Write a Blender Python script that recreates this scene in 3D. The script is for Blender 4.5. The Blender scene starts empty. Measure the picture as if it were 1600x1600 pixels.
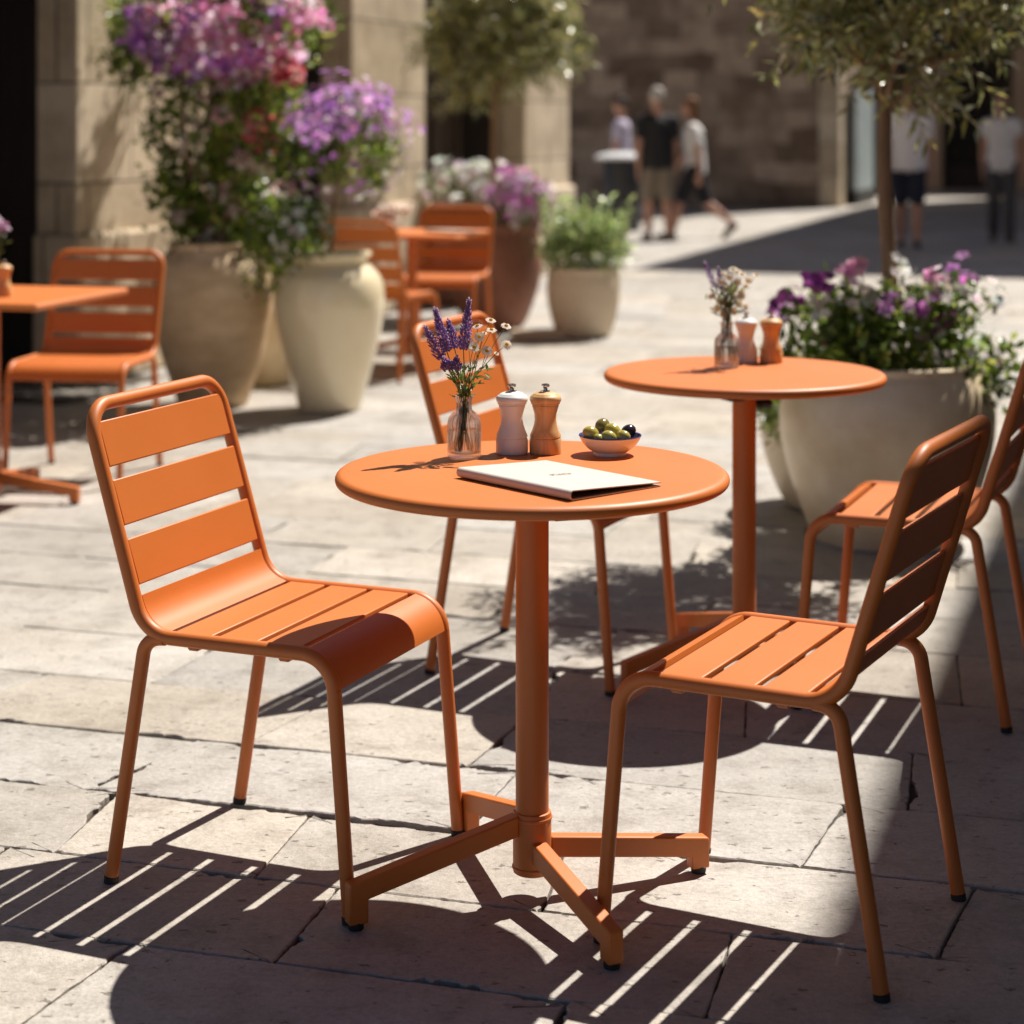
import bpy, math, random
import numpy as np
from mathutils import Vector, Matrix, Euler, noise as mnoise

# ------------------------------------------------------------------ camera, world, sun, exposure
sc = bpy.context.scene
COL = sc.collection
FPX, EYE, HOR = 3100.0, 1.336, 197.0          # focal length and horizon in the 1600 px photograph; eye height in metres
cd = bpy.data.cameras.new('camera'); cam = bpy.data.objects.new('camera', cd); COL.objects.link(cam)
cam.location = (0, 0, EYE); cam.rotation_euler = (math.radians(90), 0, 0)
cd.sensor_width = 36; cd.lens = 36 * FPX / 1600; cd.shift_y = -(800 - HOR) / 1600
cd.clip_start = 0.05; cd.clip_end = 400
cd.dof.use_dof = True; cd.dof.focus_distance = 3.46; cd.dof.aperture_fstop = 3.15
sc.camera = cam
SUN_EL = math.radians(57.2); SUN_AZ = math.atan2(.669, .743)
SUNV = Vector((math.sin(SUN_AZ) * math.cos(SUN_EL), math.cos(SUN_AZ) * math.cos(SUN_EL), math.sin(SUN_EL)))
w = bpy.data.worlds.new('World'); sc.world = w; w.use_nodes = True
wn = w.node_tree; bg = wn.nodes['Background']
sky = wn.nodes.new('ShaderNodeTexSky'); sky.sky_type = 'NISHITA'; sky.sun_disc = False
sky.sun_elevation = SUN_EL; sky.sun_rotation = SUN_AZ
sky.air_density = .5; sky.dust_density = .25; sky.ozone_density = .5
wn.links.new(sky.outputs[0], bg.inputs[0]); bg.inputs[1].default_value = 0.05
ld = bpy.data.lights.new('sun', 'SUN'); ld.energy = 5.0; ld.angle = math.radians(.5); ld.color = (1, .94, .86)
sun = bpy.data.objects.new('sun', ld); COL.objects.link(sun)
sun.rotation_euler = (-SUNV).to_track_quat('-Z', 'Y').to_euler(); sun.location = SUNV * 30
sc.view_settings.view_transform = 'Standard'; sc.view_settings.look = 'None'
sc.view_settings.exposure = 0.64; sc.view_settings.gamma = 1
sc.render.engine = 'CYCLES'
cy = sc.cycles; cy.use_denoising = True
cy.caustics_reflective = False; cy.caustics_refractive = False
cy.sample_clamp_indirect = 6; cy.max_bounces = 8; cy.diffuse_bounces = 3; cy.glossy_bounces = 3
cy.transmission_bounces = 8; cy.transparent_max_bounces = 16
random.seed(7); RNG = np.random.default_rng(7)
pi = math.pi

# ------------------------------------------------------------------ helpers
class MB:
    def __init__(s): s.v = []; s.f = []; s.c = []
    def add(s, vs, fs, col=None):
        b = len(s.v); s.v += [tuple(p) for p in vs]; s.f += [[i + b for i in f] for f in fs]
        s.c += [col] * len(fs); return s
    def tube(s, pts, r, seg=12, cap=True, closed=False, col=None):
        pts = [Vector(p) for p in pts]; n = len(pts)
        rs = r if isinstance(r, (list, tuple)) else [r] * n
        T = []
        for i in range(n):
            a = pts[(i - 1) % n] if (closed or i > 0) else pts[i]; b = pts[(i + 1) % n] if (closed or i < n - 1) else pts[i]
            T.append((b - a).normalized())
        ref = Vector((0, 0, 1)) if abs(T[0].z) < .9 else Vector((1, 0, 0))
        N = (ref - T[0] * ref.dot(T[0])).normalized(); vs = []
        for i in range(n):
            N = (N - T[i] * N.dot(T[i])).normalized(); B = T[i].cross(N)
            for k in range(seg):
                a = 2 * pi * k / seg; vs.append(pts[i] + (N * math.cos(a) + B * math.sin(a)) * rs[i])
        fs = []
        for i in range(n if closed else n - 1):
            j = (i + 1) % n
            for k in range(seg): fs.append([i * seg + k, i * seg + (k + 1) % seg, j * seg + (k + 1) % seg, j * seg + k])
        if cap and not closed:
            fs.append(list(range(seg))[::-1]); fs.append([(n - 1) * seg + k for k in range(seg)])
        return s.add(vs, fs, col)
    def lathe(s, prof, seg=32, c=(0, 0, 0), wob=None, sx=1, sy=1, col=None, cap=True):
        vs = []; fs = []; n = len(prof)
        for i, (r, z) in enumerate(prof):
            for k in range(seg):
                a = 2 * pi * k / seg; rr = r * (wob(a, z) if wob else 1)
                vs.append((c[0] + rr * math.cos(a) * sx, c[1] + rr * math.sin(a) * sy, c[2] + z))
        for i in range(n - 1):
            for k in range(seg): fs.append([i * seg + k, i * seg + (k + 1) % seg, (i + 1) * seg + (k + 1) % seg, (i + 1) * seg + k])
        if cap and prof[0][0] > 1e-6: fs.append(list(range(seg))[::-1])
        if cap and prof[-1][0] > 1e-6: fs.append([(n - 1) * seg + k for k in range(seg)])
        return s.add(vs, fs, col)
    def box(s, x0, x1, y0, y1, z0, z1, b=0.0, M=None, col=None):
        """box with chamfered edges (b)"""
        cx, cy_, cz = (x0 + x1) / 2, (y0 + y1) / 2, (z0 + z1) / 2; hx, hy, hz = (x1 - x0) / 2, (y1 - y0) / 2, (z1 - z0) / 2
        if b <= 0:
            vs = [(x, y, z) for z in (z0, z1) for y in (y0, y1) for x in (x0, x1)]
            fs = [[0, 2, 3, 1], [4, 5, 7, 6], [0, 1, 5, 4], [2, 6, 7, 3], [0, 4, 6, 2], [1, 3, 7, 5]]
        else:
            vs = []; fs = []; idx = {}
            for sx in (-1, 1):
                for sy in (-1, 1):
                    for sz in (-1, 1):
                        for ax in range(3):
                            h = [hx - b, hy - b, hz - b]; h[ax] += b
                            idx[sx, sy, sz, ax] = len(vs); vs.append((cx + sx * h[0], cy_ + sy * h[1], cz + sz * h[2]))
            for sg in (-1, 1):
                fs.append([idx[sg, y, z, 0] for y, z in ((-1, -1), (1, -1), (1, 1), (-1, 1))])
                fs.append([idx[x, sg, z, 1] for x, z in ((-1, -1), (1, -1), (1, 1), (-1, 1))])
                fs.append([idx[x, y, sg, 2] for x, y in ((-1, -1), (1, -1), (1, 1), (-1, 1))])
            for a in (-1, 1):
                for c2 in (-1, 1):
                    fs.append([idx[a, c2, -1, 0], idx[a, c2, 1, 0], idx[a, c2, 1, 1], idx[a, c2, -1, 1]])
                    fs.append([idx[a, -1, c2, 0], idx[a, 1, c2, 0], idx[a, 1, c2, 2], idx[a, -1, c2, 2]])
                    fs.append([idx[-1, a, c2, 1], idx[1, a, c2, 1], idx[1, a, c2, 2], idx[-1, a, c2, 2]])
                    for d in (-1, 1): fs.append([idx[a, c2, d, k] for k in range(3)])
        if M is not None: vs = [M @ Vector(p) for p in vs]
        return s.add(vs, fs, col)
    def strip(s, path, half, th, axis=1):
        """a bent plate: path of (a, z), extruded +-half along y, thickness th"""
        P = [Vector((p[0], p[1])) for p in path]; n = len(P); up = []; dn = []
        for i in range(n):
            t = (P[min(i + 1, n - 1)] - P[max(i - 1, 0)]).normalized(); nn = Vector((-t.y, t.x))
            up.append(P[i] + nn * th / 2); dn.append(P[i] - nn * th / 2)
        b = .0012
        ring = up + dn[::-1]; m = len(ring); vs = []
        for y in (-half, half): vs += [(p.x, y, p.y) for p in ring]
        fs = [[k, (k + 1) % m, m + (k + 1) % m, m + k] for k in range(m)]
        for i in range(n - 1):
            fs.append([i, i + 1, m - 2 - i, m - 1 - i][::-1]); fs.append([m + i, m + i + 1, 2 * m - 2 - i, 2 * m - 1 - i])
        return s.add(vs, fs)
    def ball(s, c, r, seg=12, rings=8, M=None, col=None):
        rx, ry, rz = r if isinstance(r, (list, tuple)) else (r, r, r); vs = [(0, 0, -rz)]; fs = []
        for i in range(1, rings):
            t = -pi / 2 + pi * i / rings
            for k in range(seg):
                a = 2 * pi * k / seg; vs.append((rx * math.cos(t) * math.cos(a), ry * math.cos(t) * math.sin(a), rz * math.sin(t)))
        vs.append((0, 0, rz)); top = len(vs) - 1
        for k in range(seg):
            fs.append([0, 1 + (k + 1) % seg, 1 + k]); fs.append([top, 1 + (rings - 2) * seg + k, 1 + (rings - 2) * seg + (k + 1) % seg])
        for i in range(rings - 2):
            for k in range(seg):
                a = 1 + i * seg + k; b = 1 + i * seg + (k + 1) % seg; fs.append([a, b, b + seg, a + seg])
        C = Vector(c)
        vs = [((M @ Vector(p)) if M is not None else Vector(p)) + C for p in vs]
        return s.add(vs, fs, col)
    def mesh(s, name, smooth=35):
        me = bpy.data.meshes.new(name); me.from_pydata(s.v, [], s.f); me.update()
        if smooth:
            me.polygons.foreach_set('use_smooth', [True] * len(me.polygons))
            me.set_sharp_from_angle(angle=math.radians(smooth))
        if any(c is not None for c in s.c):
            at = me.color_attributes.new('col', 'FLOAT_COLOR', 'CORNER'); arr = []
            for p, c in zip(me.polygons, s.c): arr += list((c or (1, 1, 1)) + (1,)) * p.loop_total
            at.data.foreach_set('color', arr)
        return me

def fix_normals(me):
    import bmesh
    bm = bmesh.new(); bm.from_mesh(me); bmesh.ops.recalc_face_normals(bm, faces=bm.faces); bm.to_mesh(me); bm.free()

def obj(name, mb, mat, parent=None, smooth=35, loc=None, rot=None):
    me = mb.mesh(name, smooth) if isinstance(mb, MB) else mb
    if isinstance(mb, MB): fix_normals(me)
    if mat and not me.materials: me.materials.append(mat)
    o = bpy.data.objects.new(name, me); COL.objects.link(o); o.parent = parent
    if loc: o.location = loc
    if rot: o.rotation_euler = rot
    return o
def tag(o, label, cat, group=None):
    o['label'] = label; o['category'] = cat
    if group: o['group'] = group
    return o
def thing(name, label, cat, loc=(0, 0, 0), rz=0, group=None):
    o = bpy.data.objects.new(name, None); COL.objects.link(o); o.empty_display_size = .1
    o.location = loc; o.rotation_euler = (0, 0, rz); return tag(o, label, cat, group)
def copy_tree(o, parent=None):
    c = o.copy(); COL.objects.link(c); c.parent = parent
    for ch in list(o.children): copy_tree(ch, c)
    return c
def dup(root, label, loc, rz=0, group=None):
    c = copy_tree(root); c.location = loc; c.rotation_euler = (0, 0, rz); c['label'] = label
    if group: c['group'] = group
    return c
def at(px, py, d):
    """point seen at a photograph pixel at depth d"""
    return Vector(((px - 800) * d / FPX, d, EYE - (py - HOR) * d / FPX))
def fillet(pts, rad, n=8):
    pts = [Vector(p) for p in pts]; out = [pts[0]]
    for i in range(1, len(pts) - 1):
        r = rad[i - 1]
        if r <= 0: out.append(pts[i]); continue
        a = (pts[i - 1] - pts[i]).normalized(); b = (pts[i + 1] - pts[i]).normalized(); th = a.angle(b)
        L = r / math.tan(th / 2); p0 = pts[i] + a * L; p1 = pts[i] + b * L
        c = pts[i] + (a + b).normalized() * (r / math.sin(th / 2)); u = p0 - c; v = p1 - c; om = u.angle(v)
        for k in range(n + 1):
            t = k / n; out.append(c + (u * math.sin((1 - t) * om) + v * math.sin(t * om)) / math.sin(om))
    out.append(pts[-1]); return out
def smooth_path(pts, n=6):
    pts = [Vector(p) for p in pts]; P = [pts[0]] + pts + [pts[-1]]; out = []
    for i in range(1, len(P) - 2):
        for k in range(n):
            t = k / n; a, b, c, d = P[i - 1], P[i], P[i + 1], P[i + 2]
            out.append(.5 * ((2 * b) + (c - a) * t + (2 * a - 5 * b + 4 * c - d) * t * t + (3 * b - a - 3 * c + d) * t ** 3))
    out.append(pts[-1]); return out
def smooth_prof(prof, n=5):
    return [(max(p.x, 0), p.y) for p in smooth_path([(r, z, 0) for r, z in prof], n)]

# ------------------------------------------------------------------ materials
def new_mat(name):
    m = bpy.data.materials.new(name); m.use_nodes = True; nt = m.node_tree
    return m, nt, nt.nodes['Principled BSDF']
def nd(nt, kind, **kw):
    n = nt.nodes.new(kind)
    for k, v in kw.items():
        if k in n.inputs: n.inputs[k].default_value = v
        else: setattr(n, k, v)
    return n
def ramp(nt, src, stops):
    r = nt.nodes.new('ShaderNodeValToRGB'); e = r.color_ramp.elements
    while len(e) > 1: e.remove(e[0])
    e[0].position = stops[0][0]; e[0].color = stops[0][1] + (1,)
    for p, c in stops[1:]:
        q = e.new(p); q.color = c + (1,)
    nt.links.new(src, r.inputs[0]); return r
def g(v): return (v, v, v)
def mixc(nt, fac, a, b, mode='MIX'):
    m = nt.nodes.new('ShaderNodeMix'); m.data_type = 'RGBA'; m.blend_type = mode
    for s_, v in ((m.inputs[0], fac), (m.inputs[6], a), (m.inputs[7], b)):
        if hasattr(v, 'links'): nt.links.new(v, s_)
        elif isinstance(v, tuple): s_.default_value = v + (1,) if len(v) == 3 else v
        else: s_.default_value = v
    return m.outputs[2]
def mottled(name, a, b, rough=.5, scale=6, bump=.0, bscale=60, spec=.5, metal=0, coat=0, detail=6, stretch=(1, 1, 1), rvar=0):
    m, nt, p = new_mat(name); tc = nd(nt, 'ShaderNodeTexCoord'); mp = nd(nt, 'ShaderNodeMapping'); mp.inputs['Scale'].default_value = stretch
    nt.links.new(tc.outputs['Object'], mp.inputs[0])
    n = nd(nt, 'ShaderNodeTexNoise', Scale=scale, Detail=detail, Roughness=.6); nt.links.new(mp.outputs[0], n.inputs['Vector'])
    r = ramp(nt, n.outputs['Fac'], [(.32, a), (.68, b)]); nt.links.new(r.outputs[0], p.inputs['Base Color'])
    p.inputs['Roughness'].default_value = rough; p.inputs['Metallic'].default_value = metal
    p.inputs['Specular IOR Level'].default_value = spec; p.inputs['Coat Weight'].default_value = coat
    if rvar:
        rr = nd(nt, 'ShaderNodeMapRange'); rr.inputs[3].default_value = rough - rvar; rr.inputs[4].default_value = rough + rvar
        nt.links.new(n.outputs['Fac'], rr.inputs[0]); nt.links.new(rr.outputs[0], p.inputs['Roughness'])
    if bump:
        n2 = nd(nt, 'ShaderNodeTexNoise', Scale=bscale, Detail=5); nt.links.new(mp.outputs[0], n2.inputs['Vector'])
        bp = nd(nt, 'ShaderNodeBump', Strength=1.0, Distance=bump); nt.links.new(n2.outputs['Fac'], bp.inputs['Height'])
        nt.links.new(bp.outputs[0], p.inputs['Normal'])
    return m
def leaf_mat(name, rough=.45, trans=.25, spec=.4):
    m, nt, p = new_mat(name); a = nd(nt, 'ShaderNodeVertexColor', layer_name='col')
    nt.links.new(a.outputs[0], p.inputs['Base Color']); p.inputs['Roughness'].default_value = rough
    p.inputs['Specular IOR Level'].default_value = spec
    t = nd(nt, 'ShaderNodeBsdfTranslucent'); nt.links.new(a.outputs[0], t.inputs[0]); mx = nd(nt, 'ShaderNodeMixShader'); mx.inputs[0].default_value = trans
    nt.links.new(p.outputs[0], mx.inputs[1]); nt.links.new(t.outputs[0], mx.inputs[2])
    nt.links.new(mx.outputs[0], nt.nodes['Material Output'].inputs[0]); return m

ORANGE = mottled('orange_powder_coat', (.545, .138, .015), (.595, .156, .020), rough=.5, scale=3, bump=.00012, bscale=900, spec=.65, rvar=.05)
BLACK = mottled('black_rubber', (.012, .011, .01), (.025, .023, .02), rough=.7)
STEEL = mottled('steel', (.45, .43, .4), (.6, .58, .55), rough=.22, metal=1)
LEAF = leaf_mat('leaf', .32, .5, .7); OLIVE_LEAF = leaf_mat('olive_leaf', .27, .36, 1.0); PETAL = leaf_mat('petal', .6, .6, .2)
BARK = mottled('bark', (.21, .125, .07), (.36, .23, .135), rough=.9, scale=14, bump=.006, bscale=40, stretch=(1, 1, .25))
STEM = mottled('green_stem', (.13, .19, .045), (.19, .25, .07), rough=.6)
SOIL = mottled('soil', (.03, .02, .013), (.06, .04, .027), rough=1, bump=.01, bscale=50)

def paving_mat():
    m, nt, p = new_mat('limestone_slab'); L = nt.links.new
    tc = nd(nt, 'ShaderNodeTexCoord'); a = nd(nt, 'ShaderNodeVertexColor', layer_name='col')
    big = nd(nt, 'ShaderNodeTexNoise', Scale=1.6, Detail=5, Roughness=.6); mid = nd(nt, 'ShaderNodeTexNoise', Scale=9, Detail=8, Roughness=.68)
    fine = nd(nt, 'ShaderNodeTexNoise', Scale=85, Detail=5, Roughness=.7)
    for n in (big, mid, fine): L(tc.outputs['Object'], n.inputs['Vector'])
    c1 = ramp(nt, mid.outputs['Fac'], [(.28, (.66, .63, .60)), (.48, (.98, .97, .95)), (.72, (1.12, 1.11, 1.09))])
    c = mixc(nt, 1.0, a.outputs[0], c1.outputs[0], 'MULTIPLY')
    c2 = ramp(nt, big.outputs['Fac'], [(.3, (.86, .83, .78)), (.62, (1.05, 1.04, 1.03))]); c = mixc(nt, 1.0, c, c2.outputs[0], 'MULTIPLY')
    c3 = ramp(nt, fine.outputs['Fac'], [(.3, (.74, .72, .69)), (.6, (1.06, 1.06, 1.06))]); c = mixc(nt, .75, c, c3.outputs[0], 'MULTIPLY')
    # small dark pits, in patches, stretched a little along the bedding
    mp = nd(nt, 'ShaderNodeMapping'); mp.inputs['Rotation'].default_value = (0, 0, .35); mp.inputs['Scale'].default_value = (46, 78, 40); L(tc.outputs['Object'], mp.inputs[0])
    dn = nd(nt, 'ShaderNodeTexNoise', Scale=2.0, Detail=3); L(mp.outputs[0], dn.inputs['Vector'])
    dm = nd(nt, 'ShaderNodeVectorMath', operation='MULTIPLY_ADD'); L(dn.outputs['Color'], dm.inputs[0]); dm.inputs[1].default_value = (1.5, 1.5, 1.5); L(mp.outputs[0], dm.inputs[2])
    vo = nd(nt, 'ShaderNodeTexVoronoi', Scale=1.0); L(dm.outputs[0], vo.inputs['Vector'])
    sep = nd(nt, 'ShaderNodeSeparateColor'); L(vo.outputs['Color'], sep.inputs[0])
    thr = nd(nt, 'ShaderNodeMath', operation='MULTIPLY'); pw = nd(nt, 'ShaderNodeMath', operation='POWER'); L(sep.outputs[0], pw.inputs[0]); pw.inputs[1].default_value = 10
    L(pw.outputs[0], thr.inputs[0]); thr.inputs[1].default_value = .46
    lt = nd(nt, 'ShaderNodeMath', operation='SUBTRACT'); L(thr.outputs[0], lt.inputs[0]); L(vo.outputs['Distance'], lt.inputs[1])
    pit = nd(nt, 'ShaderNodeMapRange'); pit.inputs[1].default_value = 0; pit.inputs[2].default_value = .06; L(lt.outputs[0], pit.inputs[0])
    sn = nd(nt, 'ShaderNodeTexNoise', Scale=3.7, Detail=10, Roughness=.72, Distortion=.8); L(tc.outputs['Object'], sn.inputs['Vector'])
    sr = ramp(nt, sn.outputs['Fac'], [(.53, g(0)), (.66, g(.30)), (.78, g(.5))]); c = mixc(nt, sr.outputs[0], c, (.20, .178, .15))
    mp3 = nd(nt, 'ShaderNodeMapping'); mp3.inputs['Rotation'].default_value = (0, 0, .25); mp3.inputs['Scale'].default_value = (22, 48, 22); L(tc.outputs['Object'], mp3.inputs[0])
    fn = nd(nt, 'ShaderNodeTexNoise', Scale=1.0, Detail=6, Roughness=.7); L(mp3.outputs[0], fn.inputs['Vector'])
    fr = ramp(nt, fn.outputs['Fac'], [(.56, g(0)), (.70, g(.42)), (.8, g(.6))]); c = mixc(nt, fr.outputs[0], c, (.17, .15, .13))
    gn = nd(nt, 'ShaderNodeTexNoise', Scale=420, Detail=2); L(tc.outputs['Object'], gn.inputs['Vector']); gr = ramp(nt, gn.outputs['Fac'], [(.3, g(.80)), (.6, g(1.06))]); c = mixc(nt, .7, c, gr.outputs[0], 'MULTIPLY')
    pf = nd(nt, 'ShaderNodeMath', operation='MULTIPLY'); L(pit.outputs[0], pf.inputs[0]); pf.inputs[1].default_value = .8
    c = mixc(nt, pf.outputs[0], c, (.14, .115, .092))
    # hairline veins
    mp2 = nd(nt, 'ShaderNodeMapping'); mp2.inputs['Rotation'].default_value = (0, 0, -.5); mp2.inputs['Scale'].default_value = (2, 7, 2); L(tc.outputs['Object'], mp2.inputs[0])
    vn = nd(nt, 'ShaderNodeTexNoise', Scale=1.3, Detail=9, Roughness=.65, Distortion=.6); L(mp2.outputs[0], vn.inputs['Vector'])
    vr = ramp(nt, vn.outputs['Fac'], [(.485, (0, 0, 0)), (.5, (1, 1, 1)), (.515, (0, 0, 0))]); vm = nd(nt, 'ShaderNodeMath', operation='MULTIPLY'); L(vr.outputs[0], vm.inputs[0]); vm.inputs[1].default_value = .22
    c = mixc(nt, vm.outputs[0], c, (.22, .19, .16)); L(c, p.inputs['Base Color'])
    p.inputs['Roughness'].default_value = .62; p.inputs['Specular IOR Level'].default_value = .35
    rr = nd(nt, 'ShaderNodeMapRange'); rr.inputs[3].default_value = .42; rr.inputs[4].default_value = .8; L(mid.outputs['Fac'], rr.inputs[0]); L(rr.outputs[0], p.inputs['Roughness'])
    h1 = nd(nt, 'ShaderNodeMath', operation='MULTIPLY'); L(mid.outputs['Fac'], h1.inputs[0]); h1.inputs[1].default_value = 1.0
    h2 = nd(nt, 'ShaderNodeMath', operation='MULTIPLY_ADD'); L(fine.outputs['Fac'], h2.inputs[0]); h2.inputs[1].default_value = .3; L(h1.outputs[0], h2.inputs[2])
    h3 = nd(nt, 'ShaderNodeMath', operation='MULTIPLY_ADD'); L(pit.outputs[0], h3.inputs[0]); h3.inputs[1].default_value = -.25; L(h2.outputs[0], h3.inputs[2])
    bp = nd(nt, 'ShaderNodeBump', Strength=.9, Distance=.008); L(h3.outputs[0], bp.inputs['Height']); L(bp.outputs[0], p.inputs['Normal'])
    return m
PAVING = paving_mat()
JOINT = mottled('joint_sand', (.025, .02, .015), (.11, .085, .062), rough=1, scale=16, bump=.006, bscale=200)

def stone_mat(name, tones, mortar, bw, bh, off=.5, rubble=0, bump=.012):
    """ashlar or rubble; brick pattern on whichever of the local x / y axes the wall runs along"""
    m, nt, p = new_mat(name); L = nt.links.new; tc = nd(nt, 'ShaderNodeTexCoord')
    sx = nd(nt, 'ShaderNodeSeparateXYZ'); L(tc.outputs['Object'], sx.inputs[0])
    ad = nd(nt, 'ShaderNodeMath', operation='ADD'); L(sx.outputs[0], ad.inputs[0]); L(sx.outputs[1], ad.inputs[1])
    cb = nd(nt, 'ShaderNodeCombineXYZ'); L(ad.outputs[0], cb.inputs[0]); L(sx.outputs[2], cb.inputs[1])
    vec = cb.outputs[0]
    if rubble:
        dn = nd(nt, 'ShaderNodeTexNoise', Scale=1.1, Detail=3); L(cb.outputs[0], dn.inputs['Vector'])
        dm = nd(nt, 'ShaderNodeVectorMath', operation='MULTIPLY_ADD'); L(dn.outputs['Color'], dm.inputs[0]); dm.inputs[1].default_value = g(rubble); L(cb.outputs[0], dm.inputs[2]); vec = dm.outputs[0]
    br = nd(nt, 'ShaderNodeTexBrick'); L(vec, br.inputs['Vector']); br.offset = off
    br.inputs['Scale'].default_value = 1; br.inputs['Brick Width'].default_value = bw; br.inputs['Row Height'].default_value = bh
    br.inputs['Mortar Size'].default_value = .008; br.inputs['Mortar Smooth'].default_value = .3
    br.inputs['Color1'].default_value = tones[0] + (1,); br.inputs['Color2'].default_value = tones[1] + (1,); br.inputs['Mortar'].default_value = mortar + (1,)
    n = nd(nt, 'ShaderNodeTexNoise', Scale=2.3, Detail=8, Roughness=.65); L(tc.outputs['Object'], n.inputs['Vector'])
    r = ramp(nt, n.outputs['Fac'], [(.3, (.62, .58, .54)), (.55, (1, 1, 1)), (.75, (1.12, 1.1, 1.06))])
    c = mixc(nt, 1.0, br.outputs['Color'], r.outputs[0], 'MULTIPLY'); L(c, p.inputs['Base Color'])
    p.inputs['Roughness'].default_value = .85; p.inputs['Specular IOR Level'].default_value = .25
    hs = nd(nt, 'ShaderNodeMath', operation='MULTIPLY_ADD'); L(br.outputs['Fac'], hs.inputs[0]); hs.inputs[1].default_value = -.8; L(n.outputs['Fac'], hs.inputs[2])
    bp = nd(nt, 'ShaderNodeBump', Strength=1, Distance=bump); L(hs.outputs[0], bp.inputs['Height']); L(bp.outputs[0], p.inputs['Normal'])
    return m
ASHLAR = stone_mat('pale_ashlar', ((.54, .44, .31), (.71, .60, .46)), (.28, .225, .165), .9, .52)
RUBBLE = stone_mat('brown_rubble', ((.16, .105, .07), (.56, .43, .32)), (.30, .23, .175), .62, .30, rubble=.35, bump=.03)
PLASTER = mottled('warm_plaster', (.40, .32, .24), (.50, .41, .31), rough=.9, scale=1.2, bump=.01, bscale=12)
DARKWOOD = mottled('dark_wood', (.010, .007, .006), (.022, .015, .012), rough=.5, scale=5, stretch=(6, 6, .4))
BROWNWOOD = mottled('brown_wood', (.055, .036, .024), (.085, .058, .04), rough=.6, scale=5, stretch=(6, 6, .4))
def glass_mat(name, col, rough=0, ior=1.45):
    m, nt, p = new_mat(name); p.inputs['Base Color'].default_value = col + (1,); p.inputs['Transmission Weight'].default_value = 1
    p.inputs['Roughness'].default_value = rough; p.inputs['IOR'].default_value = ior
    tr_ = nd(nt, 'ShaderNodeBsdfTransparent'); tr_.inputs[0].default_value = col + (1,); mx = nd(nt, 'ShaderNodeMixShader'); lw = nd(nt, 'ShaderNodeLayerWeight', Blend=.25)
    rr = nd(nt, 'ShaderNodeMapRange'); rr.inputs[3].default_value = .30; rr.inputs[4].default_value = .9; nt.links.new(lw.outputs['Facing'], rr.inputs[0]); nt.links.new(rr.outputs[0], mx.inputs[0])
    nt.links.new(tr_.outputs[0], mx.inputs[1]); nt.links.new(p.outputs[0], mx.inputs[2]); nt.links.new(mx.outputs[0], nt.nodes['Material Output'].inputs[0]); return m
GLASS = glass_mat('clear_glass', (.97, .95, .95)); WATER = glass_mat('water', (.97, .98, .96), 0, 1.33)
SHOPGLASS = mottled('dark_shop_glass', (.008, .008, .01), (.014, .014, .016), rough=.08, scale=1)

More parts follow.
